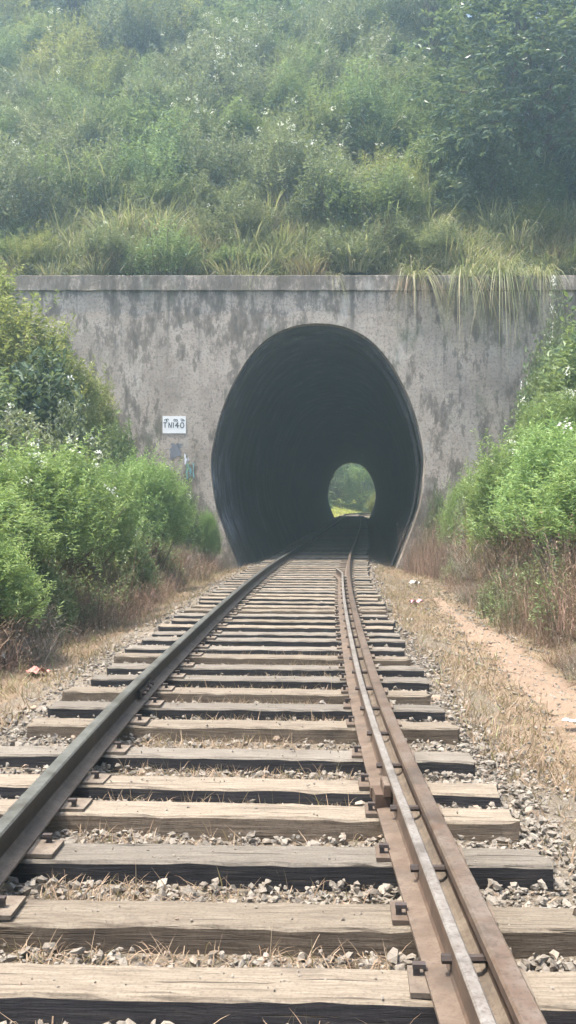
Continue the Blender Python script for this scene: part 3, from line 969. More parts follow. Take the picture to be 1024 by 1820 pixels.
# ------------------------------------------------------------------ dry grass and straw on the ground (uncountable)
def scatter_grass(n, yr, ur, Lr, wr, rng, upr=(0.5, 1.2), tint=(0.6, 0.22), bend=0.5, avoid=True, patchy=0.6):
    y = rng.uniform(*yr, n); u = rng.uniform(*ur, n); x = xc(y) + u
    k = (rng.random(n) < 1 - patchy + patchy * (0.5 + 0.8 * np.sin(x * 2.7 + 1.1 * y) * np.sin(1.9 * y - 0.7 * x)))
    if avoid:
        k &= ~on_sleeper(x, y, 0.01)
    # leave the path bare
    pcx = np.interp(y, py, pc); pww = np.interp(y, py, pw)
    k &= ~((np.abs(x - pcx) < pww * (0.35 + 0.75 * rng.random(n) ** 0.6)) & (y < 17))
    x, y, u = x[k], y[k], u[k]; n = len(x)
    z = np.maximum(np.maximum(bed_z(u), ground_z(x, y)), terrain(x, y)) - 0.01 + np.where(np.abs(u) < 0.75, 0.022, 0.0)
    d = np.stack([rng.normal(0, 0.6, n), rng.normal(0, 0.6, n), rng.uniform(*upr, n)], 1)
    return g_blades(np.stack([x, y, z], 1), d, rng.uniform(*Lr, n), rng.uniform(*wr, n), rng.uniform(0.1, bend, n), np.clip(rng.normal(*tint, n), 0, 1), rng, 3)


parts = [scatter_grass(9000, (2.0, 27), (1.25, 3.3), (0.05, 0.16), (0.004, 0.009), RNG),
         scatter_grass(12000, (4, 27), (1.5, 2.4), (0.07, 0.2), (0.004, 0.01), RNG),
         scatter_grass(9000, (5, 27), (2.3, 3.9), (0.08, 0.26), (0.005, 0.011), RNG),
         scatter_grass(20000, (6, 27), (-3.5, -1.75), (0.06, 0.22), (0.004, 0.01), RNG),
         scatter_grass(20000, (2.2, 10), (-0.7, 0.62), (0.06, 0.17), (0.003, 0.0055), RNG, (0.3, 1.2), (0.78, 0.2), 0.9, True, 0.8),
         scatter_grass(14000, (2.2, 12), (-0.7, 0.64), (0.03, 0.10), (0.003, 0.006), RNG, (0.0, 0.35), (0.75, 0.2), 0.5, True, 0.6),
         scatter_grass(9000, (6, 24), (1.45, 2.1), (0.06, 0.17), (0.005, 0.011), RNG, (0.3, 1.0), (0.78, 0.16)),
         scatter_grass(9000, (6, 24), (-2.9, -1.9), (0.06, 0.17), (0.005, 0.011), RNG, (0.3, 1.0), (0.7, 0.18)),
         scatter_grass(2600, (2.2, 8), (1.2, 2.4), (0.03, 0.10), (0.004, 0.01), RNG, (0.0, 0.4), (0.85, 0.12)),
         scatter_grass(4000, (2.2, 12), (1.1, 2.9), (0.03, 0.10), (0.004, 0.01), RNG, (0.0, 0.3), (0.8, 0.15))]
v, q, t = cat_geo(parts)
tag(link('dry_grass', mk_mesh('dry_grass', v, q, tint=t, mats=['grass_dry'])), 'short straw-coloured dry grass beside and between the sleepers', 'grass', kind='stuff')
v, q, t = cat_geo([scatter_grass(2500, (6, 26), (1.5, 3.6), (0.06, 0.2), (0.004, 0.01), RNG, tint=(0.4, 0.2)), scatter_grass(2200, (8, 26), (-3.6, -2.2), (0.08, 0.25), (0.005, 0.012), RNG, tint=(0.4, 0.2))])
tag(link('green_grass', mk_mesh('green_grass', v, q, tint=t, mats=['grass_green'])), 'sparse green blades among the dry grass at the foot of the banks', 'grass', kind='stuff')


# ------------------------------------------------------------------ plant prototypes: lists of (part name, mesh)
def hemi(n, rng, low=-0.15):
    z = rng.uniform(low, 1, n); a = rng.uniform(0, 2 * np.pi, n); r = np.sqrt(np.maximum(1 - z * z, 0))
    return np.stack([r * np.cos(a), r * np.sin(a), z], 1)


def shrub_proto(kind, seed, Rr, H, shoots, per, LL, LW, mat, slen=0.3, base_z=0.25, upw=0.7, flowers=0, lump=0.42, tint_mu=0.5):
    rng = np.random.default_rng(seed)
    lob = nrm(rng.normal(size=(7, 3)) * [1, 1, 0.7])
    amp = rng.uniform(0.4, 1, 7)
    d = hemi(shoots, rng)
    lf = 1 - lump + lump * 1.6 * np.max(np.clip(d @ lob.T, 0, 1) ** 3 * amp, axis=1)
    rad = (0.45 + 0.55 * rng.random(shoots) ** 0.45) * lf
    spr = rng.random(shoots) < 0.12                                 # stray shoots break the outline
    rad = np.where(spr, rad * rng.uniform(1.1, 1.35, shoots), rad)
    tip = d * rad[:, None] * np.array([Rr, Rr, H * (1 - base_z)]); tip[:, 2] += H * base_z
    sdv = nrm(d * 0.6 + np.array([0, 0, upw]) + rng.normal(0, 0.3, (shoots, 3)))
    sl = slen * rng.uniform(0.6, 1.3, shoots)
    start = tip - sdv * sl[:, None]
    tt = np.tile(np.linspace(0.12, 1, per), shoots)
    S_ = np.repeat(start, per, 0); D = np.repeat(sdv, per, 0); SL = np.repeat(sl, per)
    m = len(tt)
    az = rng.uniform(0, 2 * np.pi, m)
    rv = np.stack([np.cos(az), np.sin(az), rng.normal(0.05, 0.25, m)], 1)
    bpos = S_ + D * (SL * tt)[:, None] + rng.normal(0, 0.01, (m, 3))
    ld = D * 0.45 + rv * 0.8 + np.array([0, 0, -0.12])
    tint = np.clip(np.repeat(rng.normal(tint_mu, 0.17, shoots), per) + rng.normal(0, 0.13, m), 0, 1)
    v, q, t = g_leaves(bpos, ld, LL * rng.uniform(0.6, 1.3, m), LW * rng.uniform(0.7, 1.3, m), tint, rng)
    out = [('foliage', mk_mesh(kind + '_foliage', v, q, tint=t, mats=[mat]))]
    # stems
    ns = min(40, shoots // 12)
    sel = rng.choice(shoots, ns, replace=False)
    e = start[sel]
    root = np.stack([rng.normal(0, 0.06 * Rr, ns), rng.normal(0, 0.06 * Rr, ns), np.full(ns, -0.25)], 1)
    mid = root * 0.5 + e * 0.5 + rng.normal(0, 0.06, (ns, 3)); mid[:, 2] += 0.08 * H
    g1 = g_tubes(root, mid, 0.016 * (0.6 + Rr * 0.5), 0.010, 4); g2 = g_tubes(mid, e, 0.010, 0.004, 4)
    v, q, t = cat_geo([g1, g2])
    out.append(('stems', mk_mesh(kind + '_stems', v, q, mats=['twig'])))
    if flowers:
        top = np.argsort(-(tip[:, 2] + rng.normal(0, 0.35 * H, shoots)))[:flowers]
        cpos = np.repeat(tip[top] + sdv[top] * 0.05, 14, 0) + rng.normal(0, 0.032, (flowers * 14, 3))
        n = len(cpos)
        v, q, t = g_leaves(cpos, rng.normal(size=(n, 3)) * [1, 1, 0.3], np.full(n, 0.04), np.full(n, 0.035), rng.random(n), rng)
        out.append(('flowers', mk_mesh(kind + '_flowers', v, q, tint=t, mats=['petal'])))
    return out


def thicket_proto(kind, seed, Rr, H, shoots, per, LL, LW, mat, slen=0.6, flowers=0, tint_mu=0.5):
    """upright tangled growth with no dome outline"""
    rng = np.random.default_rng(seed)
    a = rng.uniform(0, 2 * np.pi, shoots); rr_ = Rr * rng.random(shoots) ** 0.6
    x = rr_ * np.cos(a); y = rr_ * np.sin(a)
    hn = 0.62 + 0.22 * np.sin(x * 3.1 / Rr + rng.uniform(0, 6)) + 0.2 * np.sin(y * 3.7 / Rr + x * 1.9 + rng.uniform(0, 6)) + rng.normal(0, 0.16, shoots)
    hn *= np.clip(1.25 - 0.38 * (rr_ / Rr) ** 2, 0.4, 1)
    hgt = H * np.clip(hn * rng.choice([0.75, 1.0, 1.25], shoots), 0.15, 1.4) * (1 - 0.45 * rng.random(shoots) ** 2)
    tip = np.stack([x, y, hgt], 1)
    sdv = nrm(np.stack([x / Rr * 0.5, y / Rr * 0.5, np.full(shoots, 0.9)], 1) + rng.normal(0, 0.33, (shoots, 3)))
    sl = slen * rng.uniform(0.45, 1.2, shoots)
    start = tip - sdv * sl[:, None]
    tt = np.tile(np.linspace(0.05, 1, per), shoots)
    S_ = np.repeat(start, per, 0); D = np.repeat(sdv, per, 0); SL = np.repeat(sl, per); m = len(tt)
    az = rng.uniform(0, 2 * np.pi, m)
    rv = np.stack([np.cos(az), np.sin(az), rng.normal(0.0, 0.35, m)], 1)
    tint = np.clip(np.repeat(rng.normal(tint_mu, 0.2, shoots), per) + rng.normal(0, 0.15, m), 0, 1)
    taper = np.repeat(1.0, m) * (1.15 - 0.5 * tt)
    v, q, t = g_leaves(S_ + D * (SL * tt)[:, None] + rng.normal(0, 0.02, (m, 3)), D * 0.5 + rv * 0.8 + np.array([0, 0, -0.15]), LL * taper * rng.uniform(0.6, 1.3, m), LW * taper * rng.uniform(0.7, 1.3, m), tint, rng)
    out = [('foliage', mk_mesh(kind + '_foliage', v, q, tint=t, mats=[mat]))]
    sel = rng.choice(shoots, 70, replace=False)
    e = tip[sel]; root = e * [0.6, 0.6, 0] + [0, 0, -0.25]
    v, q = g_tubes(root, e, 0.012, 0.004, 4)
    out.append(('stems', mk_mesh(kind + '_stems', v, q, mats=['twig'])))
    if flowers:
        top = np.argsort(-tip[:, 2] + rng.normal(0, 0.4 * H, shoots))[:flowers]
        cpos = np.repeat(tip[top] + [0, 0, 0.04], 12, 0) + rng.normal(0, 0.035, (flowers * 12, 3)); n = len(cpos)
        v, q, t = g_leaves(cpos, rng.normal(size=(n, 3)) * [1, 1, 0.3], np.full(n, 0.045), np.full(n, 0.04), rng.random(n), rng)
        out.append(('flowers', mk_mesh(kind + '_flowers', v, q, tint=t, mats=['petal'])))
    return out


def clump_proto(kind, seed, n, r, L, w, mat, up=1.1, droop=(0.4, 1.0), lean=(0, 0), tint=(0.5, 0.25), plume=0):
    rng = np.random.default_rng(seed)
    a = rng.uniform(0, 2 * np.pi, n); rr_ = r * np.sqrt(rng.random(n))
    base = np.stack([rr_ * np.cos(a), rr_ * np.sin(a), np.full(n, -0.08)], 1)
    d = np.stack([np.cos(a) * rng.uniform(0.1, 0.8, n) + lean[0], np.sin(a) * rng.uniform(0.1, 0.8, n) + lean[1], np.full(n, up)], 1) + rng.normal(0, 0.12, (n, 3))
    v, q, t = g_blades(base, d, L * rng.uniform(0.5, 1.15, n), w * rng.uniform(0.6, 1.3, n), rng.uniform(*droop, n), np.clip(rng.normal(*tint, n), 0, 1), rng, 5)
    out = [('blades', mk_mesh(kind + '_blades', v, q, tint=t, mats=[mat]))]
    return out


def brush_proto(kind, seed, Rr, H, n, mat='brush_dry', leaves=1500):
    rng = np.random.default_rng(seed)
    a = rng.uniform(0, 2 * np.pi, n); rr_ = Rr * 0.95 * np.sqrt(rng.random(n))
    base = np.stack([rr_ * np.cos(a), rr_ * np.sin(a), np.full(n, -0.1)], 1)
    d = np.stack([rng.normal(0, 0.33, n), rng.normal(0, 0.33, n), rng.uniform(0.6, 1.2, n)], 1)
    L = H * rng.uniform(0.3, 1.25, n) ** 1.2
    v, q, t = g_blades(base, d, L, rng.uniform(0.005, 0.012, n), rng.uniform(0.0, 0.55, n), np.clip(rng.normal(0.5, 0.3, n), 0, 1), rng, 4)
    out = [('stems', mk_mesh(kind + '_stems', v, q, tint=t, mats=[mat]))]
    # side twigs
    m = n * 2
    k = rng.integers(0, n, m); f = rng.uniform(0.35, 0.9, m)
    sb_ = base[k] + nrm(d)[k] * (L[k] * f)[:, None]
    v, q, t = g_blades(sb_, d[k] * 0.6 + rng.normal(0, 0.6, (m, 3)), rng.uniform(0.08, 0.3, m), rng.uniform(0.004, 0.008, m), rng.uniform(0, 0.4, m), np.clip(rng.normal(0.5, 0.28, m), 0, 1), rng, 2)
    out.append(('twigs', mk_mesh(kind + '_twigs', v, q, tint=t, mats=[mat])))
    k = rng.integers(0, n, leaves)
    b = base[k] + nrm(d)[k] * (L[k] * rng.uniform(0.2, 1.0, leaves))[:, None] + rng.normal(0, 0.05, (leaves, 3))
    v, q, t = g_leaves(b, rng.normal(size=(leaves, 3)) + [0, 0, -0.4], rng.uniform(0.02, 0.065, leaves), rng.uniform(0.008, 0.02, leaves), np.clip(rng.normal(0.45, 0.28, leaves), 0, 1), rng)
    out.append(('dead_leaves', mk_mesh(kind + '_leaves', v, q, tint=t, mats=[mat])))
    return out


def tree_proto(kind, seed, H, Rr, trunk_h, clusters, shoots, per, LL, LW, mat, trunk_r=0.16, lean=(0, 0), droop=0.35):
    rng = np.random.default_rng(seed)
    top = np.array([lean[0], lean[1], trunk_h])
    pts = [np.array([0, 0, -0.4])]
    for k in range(1, 5):
        pts.append(top * k / 4 + rng.normal(0, 0.08, 3) * [1, 1, 0])
    segs_a, segs_b, ra, rb = [], [], [], []
    for k in range(4):
        segs_a.append(pts[k]); segs_b.append(pts[k + 1]); ra.append(trunk_r * (1.15 - 0.17 * k)); rb.append(trunk_r * (1.15 - 0.17 * (k + 1)))
    trunk = g_tubes(np.array(segs_a), np.array(segs_b), np.array(ra), np.array(rb), 9)
    cd = hemi(clusters, rng, -0.75)
    cc = cd * (0.45 + 0.55 * rng.random((clusters, 1)) ** 0.5) * [Rr, Rr, (H - trunk_h) * 0.75]
    cc += top + np.array([0, 0, (H - trunk_h) * 0.25])
    la, lb, r1, r2 = [], [], [], []
    for c in cc:
        s = pts[rng.integers(2, 5)]
        m = s * 0.45 + c * 0.55 + rng.normal(0, 0.15, 3) + [0, 0, 0.15]
        la += [s, m]; lb += [m, c]; r1 += [trunk_r * 0.22, trunk_r * 0.12]; r2 += [trunk_r * 0.12, trunk_r * 0.04]
    limbs = g_tubes(np.array(la), np.array(lb), np.array(r1), np.array(r2), 5)
    n = clusters * shoots
    C = np.repeat(cc, shoots, 0)
    cr = Rr * 0.36
    sdv = nrm(hemi(n, rng, -0.5) + nrm(C - top) * 0.4)
    start = C + sdv * rng.uniform(0, 0.45, (n, 1)) * cr
    sl = cr * rng.uniform(0.4, 0.9, n)
    tt = np.tile(np.linspace(0.2, 1, per), n)
    S_ = np.repeat(start, per, 0); D = np.repeat(sdv, per, 0); SL = np.repeat(sl, per); m = len(tt)
    az = rng.uniform(0, 2 * np.pi, m)
    rv = np.stack([np.cos(az), np.sin(az), np.full(m, -droop)], 1)
    bp = S_ + D * (SL * tt)[:, None]; bp[:, 2] -= 0.25 * SL * tt * tt
    tint = np.clip(np.repeat(rng.normal(0.5, 0.2, clusters), shoots * per) + rng.normal(0, 0.15, m), 0, 1)
    v, q, t = g_leaves(bp, D * 0.5 + rv * 0.8, LL * rng.uniform(0.6, 1.25, m), LW * rng.uniform(0.7, 1.3, m), tint, rng)
    tv, tq, _ = cat_geo([trunk])
    lv, lq, _ = cat_geo([limbs])
    return [('trunk', mk_mesh(kind + '_trunk', tv, tq, mats=['bark'], smooth=True)), ('limbs', mk_mesh(kind + '_limbs', lv, lq, mats=['bark'])),
            ('crown', mk_mesh(kind + '_crown', v, q, tint=t, mats=[mat]))]


def place(name, proto, loc, rz, sc, label, cat, group=None):
    if not isinstance(sc, tuple): sc = (sc, sc, sc)
    t = empty(name, loc, rz, sc)
    tag(t, label, cat, group)
    for nm, me in proto:
        o = link(nm, me, t)
        if nm in ('flowers', 'dead_leaves'):
            o['kind'] = 'stuff'
    return t


PB = [shrub_proto('feathery', 100 + i, 1.0, 2.0, 1700, 18, 0.078, 0.018, 'leaf_bright', 0.34, 0.42, 0.6, flowers=f_) for i, f_ in enumerate((0, 14, 8))]
PY = [shrub_proto('yellowish', 120 + i, 1.0, 2.0, 1100, 13, 0.10, 0.035, 'leaf_yellow', 0.38, 0.25, 0.8, flowers=f_) for i, f_ in enumerate((0, 6))]
PG = [shrub_proto('greyish', 140 + i, 1.0, 1.3, 900, 11, 0.10, 0.042, 'leaf_grey', 0.34, 0.2, 0.7, flowers=f_) for i, f_ in enumerate((0, 7, 0, 12))]
PM = [shrub_proto('green', 160 + i, 1.0, 1.3, 900, 11, 0.11, 0.045, 'leaf_green', 0.34, 0.2, 0.7, flowers=f_) for i, f_ in enumerate((0, 0, 5))]
PD = [shrub_proto('dark', 180 + i, 1.0, 1.4, 520, 10, 0.17, 0.075, 'leaf_dark', 0.4, 0.2, 0.6) for i in range(2)]
CG = [clump_proto('tall_grass', 200 + i, 170, 0.3, 1.25, 0.026, 'grass_green', 1.0, (0.3, 0.9), tint=(0.55, 0.3)) for i in range(3)]
CD = [clump_proto('dry_grass_clump', 220 + i, 170, 0.3, 0.95, 0.020, 'grass_dry', 0.9, (0.2, 0.8)) for i in range(2)]
CH = [clump_proto('hanging_grass', 240 + i, 210, 0.34, 1.9, 0.024, 'grass_green', 0.85, (0.6, 1.9), (0, -0.4), (0.42, 0.28)) for i in range(2)]
CHD = [clump_proto('hanging_straw', 250, 120, 0.32, 1.8, 0.018, 'grass_dry', 0.35, (0.8, 1.5), (0, -0.6), (0.6, 0.22))]
BR = [brush_proto('dry_brush', 260 + i, 0.75, 1.0, 560, m_) for i, m_ in enumerate(('brush_dry', 'brush_dry', 'brush_grey', 'brush_dry'))]
WD = [thicket_proto('small_weed', 450 + i, 0.45, 0.7, 150, 11, 0.07, 0.022, 'leaf_green', 0.35, 0) for i in range(2)]
TR = [tree_proto('broadleaf', 300, 8.0, 3.1, 2.6, 95, 16, 10, 0.25, 0.10, 'leaf_dark', 0.15, (-0.4, -0.4)),
      tree_proto('slender', 301, 7.5, 2.3, 2.4, 70, 15, 10, 0.17, 0.07, 'leaf_grey', 0.12)]
TFB = tree_proto('sunny', 311, 7.0, 3.0, 1.2, 90, 14, 8, 0.3, 0.15, 'leaf_sunny', 0.18)
TF = tree_proto('far', 310, 9.5, 3.8, 1.6, 130, 14, 8, 0.32, 0.17, 'leaf_green', 0.2)


HG_ = [thicket_proto('weed', 400 + i, 1.35, 1.5, 900, 12, 0.12, 0.042, 'leaf_grey', 0.7, f_) for i, f_ in enumerate((3, 9, 0, 14))]
HM = [thicket_proto('greenweed', 420 + i, 1.35, 1.5, 900, 12, 0.13, 0.045, 'leaf_green', 0.7, f_) for i, f_ in enumerate((0, 5, 0))]
HY = [thicket_proto('olive', 430 + i, 1.35, 1.6, 800, 12, 0.12, 0.04, 'leaf_yellow', 0.75, f_) for i, f_ in enumerate((0, 4))]


def X_at(px, d): return (px - 512) / 1700 * d
def Z_at(py, d): return 1.44 + (903 - py) / 1700 * d
def tz(x, y): return float(max(terrain(np.array([x]), np.array([y]))[0], GZ - 0.01))


def bush(name, proto, protoH, px, d, rad, ytop, label, cat='bush', group=None, rz=None, ph=1.0):
    x = X_at(px, d); z0 = tz(x, d)
    H = max(Z_at(ytop, d) - z0, 0.35)
    place(name, proto, (x, d, z0 - 0.03), random.uniform(0, 6.28) if rz is None else rz, (rad, rad, H / protoH), label, cat, group)


# left bank
LG, RG_ = 'bushes on the left bank', 'bushes on the right bank'
bush('bush', PB[1], 2.05, 60, 13.2, 1.05, 745, 'large feathery light green bush with a few white flowers, nearest on the left bank', group=LG)
bush('bush', PB[0], 2.05, 150, 15.5, 0.80, 775, 'light green bush tucked behind the nearest large bush on the left bank', group=LG)
bush('bush', PB[0], 2.05, 262, 19.5, 0.92, 768, 'rounded bright green bush beside the portal wall, below and left of the white board', group=LG)
bush('bush', PB[2], 2.05, -40, 11.6, 0.95, 800, 'feathery light green bush at the left edge of the picture, in front', group=LG)
bush('bush', PG[3], 1.35, 25, 17.0, 1.0, 650, 'grey-green bush covered in small white flowers on the left bank', group=LG)
bush('bush', PG[1], 1.35, 130, 19.0, 0.9, 690, 'grey-green flowering bush behind the bright green ones on the left bank', group=LG)
bush('bush', PY[0], 2.05, 30, 20.5, 1.45, 505, 'tall yellow-green bush reaching the coping at the left end of the portal', group=LG)
bush('bush', PY[1], 2.05, 105, 22.0, 1.0, 560, 'yellow-green bush in front of the left part of the portal wall', group=LG)
bush('bush', PY[0], 2.05, 165, 24.0, 0.75, 655, 'narrow olive bush against the portal wall, higher than the white board', group=LG)
bush('bush', PM[0], 1.35, 200, 23.5, 0.7, 715, 'low green bush against the portal wall, left of the white board', group=LG)
bush('bush', PD[0], 1.45, 45, 19.4, 0.95, 600, 'dark leafy bush below the tall yellow-green one on the left bank', group=LG)
bush('bush', PM[2], 1.35, 322, 24.6, 0.5, 832, 'small blue-green bush at the wall foot between the board and the arch', group=LG)
bush('bush', PB[0], 2.05, 368, 24.7, 0.36, 885, 'small yellow-green sapling bush at the left foot of the arch', group=LG)
bush('bush', PM[1], 1.35, -90, 17.5, 1.4, 560, 'green bush just beyond the left edge of the picture', group=LG)
bush('bush', PY[1], 2.05, -60, 23.0, 1.5, 440, 'tall olive bush beyond the left end of the coping', group=LG)
bush('bush', PB[2], 2.05, -190, 10.0, 1.1, 700, 'feathery bush outside the picture on the left', group=LG)
bush('bush', PB[0], 2.05, -25, 10.3, 0.62, 905, 'low green bush at the left edge reaching down towards the dry verge', group=LG)
bush('bush', PM[0], 1.35, 70, 12.0, 0.55, 960, 'low green growth under the large feathery bush on the left', group=LG)
bush('bush', PM[2], 1.35, 215, 17.0, 0.55, 900, 'small green growth between the two large light green bushes on the left', group=LG)
# right bank
bush('bush', PB[1], 2.05, 905, 16.5, 1.05, 745, 'large feathery green bush on the right bank, nearest to the arch', group=RG_)
bush('bush', PB[0], 2.05, 1000, 14.0, 1.0, 700, 'feathery light green bush at the right edge of the picture', group=RG_)
bush('bush', PB[2], 2.05, 985, 18.0, 1.0, 650, 'light green bush higher up at the right edge, with white flowers', group=RG_)
bush('bush', PG[3], 1.35, 862, 21.0, 0.75, 745, 'grey-green bush with white blossoms against the right part of the portal wall', group=RG_)
bush('bush', PM[0], 1.35, 960, 22.5, 0.85, 660, 'dark green bush at the right end of the portal wall', group=RG_)
bush('bush', PM[2], 1.35, 1005, 23.5, 1.0, 560, 'green bush under the right end of the coping', group=RG_)
bush('bush', PB[0], 2.05, 830, 22.5, 0.62, 815, 'green bush low against the wall, right of the arch', group=RG_)
bush('bush', PB[2], 2.05, 1090, 12.0, 1.1, 690, 'feathery bush just beyond the right edge of the picture', group=RG_)
bush('bush', PM[1], 1.35, 1090, 19.0, 1.4, 560, 'green bush beyond the right edge of the picture', group=RG_)
bush('bush', PG[0], 1.35, 782, 25.2, 0.5, 850, 'greyish straggling bush at the right foot of the arch', group=RG_)
bush('bush', PY[0], 2.05, 870, 19.2, 0.5, 860, 'yellowish bush low on the right bank behind the dry brush', group=RG_)

bush('bush', PG[1], 1.35, 985, 24.9, 0.8, 520, 'grey-green creeper bush covering the far right end of the coping', group=RG_)
bush('bush', PM[2], 1.35, 945, 24.9, 0.5, 610, 'small leafy bush against the wall under the right end of the coping', group=RG_)
# dry brush at the foot of both banks
for d in np.arange(8.2, 25.2, 1.05):
    for row in range(3):
        x = float(xc(d)) + 3.3 + 0.42 * row + random.uniform(-0.15, 0.15)
        yj = d + random.uniform(-0.4, 0.4)
        s = (0.55 if row == 0 else 0.85) * random.uniform(0.85, 1.2)
        place('dry_brush', random.choice(BR), (x, yj, tz(x, yj)), random.uniform(0, 6.28), (s, s, s * random.uniform(0.8, 1.3)),
              'dry brown brush, right bank, %s, %s' % (['front row beside the footpath', 'middle row', 'upper row under the green bushes'][row], 'near the camera' if d < 13 else ('halfway to the portal' if d < 19 else 'close to the portal wall')), 'dry bush', 'dry brush along the right bank')
for d in np.arange(8.5, 25.2, 1.1):
    for row in range(2):
        x = float(xc(d)) - 2.95 - 0.5 * row + random.uniform(-0.15, 0.15)
        yj = d + random.uniform(-0.4, 0.4)
        s = random.uniform(0.6, 0.9)
        place('dry_brush', random.choice(BR), (x, yj, tz(x, yj)), random.uniform(0, 6.28), (s, s, s * random.uniform(0.6, 1.0)),
              'dry brown brush, left bank, %s, %s' % (['front row beside the track', 'back row under the green bushes'][row], 'near the camera' if d < 13 else ('halfway to the portal' if d < 19 else 'close to the portal wall')), 'dry bush', 'dry brush along the left bank')
for i in range(34):
    right = i % 3 != 0
    d = random.uniform(9.5, 24.5)
    x = float(xc(d)) + (random.uniform(2.9, 4.4) if right else -random.uniform(2.7, 3.6))
    s = random.uniform(0.6, 1.15)
    place('weed', random.choice(WD), (x, d, tz(x, d)), random.uniform(0, 6.28), s, 'small green weed among the dry brush of the %s bank' % ('right' if right else 'left'), 'weed', 'weeds among the dry brush')
for px, d, s in ((748, 24.6, 0.9), (770, 23.4, 1.0), (800, 22.4, 1.0), (745, 25.2, 0.7), (790, 24.8, 1.15)):
    x = X_at(px, d)
    place('dry_brush', random.choice(BR), (x, d, tz(x, d)), random.uniform(0, 6.28), (s * 0.7, s * 0.7, s * 1.5), 'tall dry brush leaning on the wall at the right foot of the arch', 'dry bush', 'dry brush beside the arch')

# hill growth
zone_x = lambda x: 'far left' if x < -6.5 else 'left' if x < -2.2 else ('middle' if x < 3.8 else 'right' if x < 8 else 'far right')
zone_z = lambda y: 'just above the coping' if y < 29.3 else ('low on the hill' if y < 31.5 else 'halfway up the hill' if y < 34 else 'high on the hill' if y < 38 else 'near the hilltop')
hill_n = 0
for yr in np.arange(27.3, 44, 0.92):
    hw = 0.33 * yr + 1.2
    xs_ = np.arange(-hw, hw, 1.75 if yr < 34 else 2.2)
    for x in xs_:
        x = x + random.uniform(-0.7, 0.7); y = yr + random.uniform(-0.4, 0.4)
        if y < WALL_Y + 0.8 or (y < 28.5 and random.random() < 0.3): continue
        r_ = random.random()
        rightish = x > 4.5
        green_mid = (0.5 < x < 6.5) and (29.5 < y < 33.5)
        if green_mid and r_ < 0.7: pr, nm = random.choice(HM), 'bright green leafy shrub'
        elif rightish and y > 29 and r_ < 0.6: pr, nm = random.choice(PD), 'dark broad-leaved shrub'
        elif x < -5 and y > 34 and r_ < 0.45: pr, nm = random.choice(HY), 'yellow-green shrub'
        elif r_ < 0.6: pr, nm = random.choice(HG_), 'grey-green weedy shrub'
        elif r_ < 0.92: pr, nm = random.choice(HM), 'green leafy shrub'
        else: pr, nm = random.choice(HY), 'olive yellowish shrub'
        s = random.uniform(0.75, 1.25) * (0.75 if y < 28.2 else 1.0) * (1.15 if y > 35 else 1)
        zs = s * random.uniform(0.7, 1.25) * (0.8 if y < 28.2 else 1)
        place('hill_shrub', pr, (x, y, tz(x, y) - 0.05), random.uniform(0, 6.28), (s, s, zs),
              '%s %s, on the %s side above the tunnel' % (nm, zone_z(y), zone_x(x)) if zone_x(x) != 'middle' else '%s %s, straight above the tunnel arch' % (nm, zone_z(y)), 'shrub', 'shrubs on the hillside')
        hill_n += 1

# tall and dry grass clumps along the wall top and over the hill
for x in np.arange(-8.6, 10.2, 0.21):
    xx_ = x + random.uniform(-0.3, 0.3); y = WALL_Y + 0.62 + random.uniform(0, 1.9) ** 1.0
    dry = random.random() < 0.4
    s = random.uniform(0.65, 1.4)
    place('grass_clump', random.choice(CD if dry else CG), (xx_, y, tz(xx_, y)), random.uniform(0, 6.28), s,
          ('dry straw-coloured' if dry else 'green') + ' grass clump growing along the back of the coping, ' + ('left of' if xx_ < -2 else 'right of' if xx_ > 3.6 else 'above') + ' the arch', 'grass clump', 'grass clumps behind the coping')
for i in range(70):
    y = random.uniform(27.6, 38); x = random.uniform(-9.5, 11)
    s = random.uniform(0.9, 1.9)
    place('grass_clump', random.choice(CG), (x, y, tz(x, y)), random.uniform(0, 6.28), s,
          'tall green grass clump among the shrubs %s' % zone_z(y), 'grass clump', 'grass clumps on the hill')
hang = [(716, 0.6, 2), (736, 1.05, 0), (748, 0.9, 2), (800, 0.6, 1), (829, 1.1, 1), (838, 0.9, 2), (892, 1.25, 0), (900, 0.8, 2), (962, 0.95, 1), (590, 0.5, 0), (452, 0.45, 1), (300, 0.4, 2)]
HP = [CH[0], CH[1], CHD[0]]
for i, (px, s, k) in enumerate(hang):
    x = X_at(px, WALL_Y)
    yy = WALL_Y + (0.14 if s > 0.9 else 0.32)
    lbl = ('pale dry grass' if k == 2 else 'long green grass') + ' tuft drooping over the coping ' + ('right of the arch' if px > 660 else 'above the arch' if px > 400 else 'left of the arch')
    if px == 892: lbl = 'long-bladed green grass tuft hanging lowest over the coping onto the wall, right of the arch'
    if px == 829: lbl = 'tall fountain of grass standing behind the coping, right of the arch'
    place('hanging_grass', HP[k], (x, yy, 7.72), random.uniform(-0.5, 0.5), (s * random.uniform(0.55, 0.85), s * random.uniform(0.7, 1.0), s * random.uniform(0.85, 1.15)), lbl, 'grass clump', 'grass tufts drooping over the coping')
for px, s in ((790, 1.35), (835, 1.5), (870, 1.2)):
    x = X_at(px, 27.2)
    place('grass_clump', CG[1], (x, 27.1, tz(x, 27.1)), random.uniform(0, 6.28), s, 'tallest arching green grass clump behind the coping, above right of the arch', 'grass clump', 'tall grass above right of the arch')

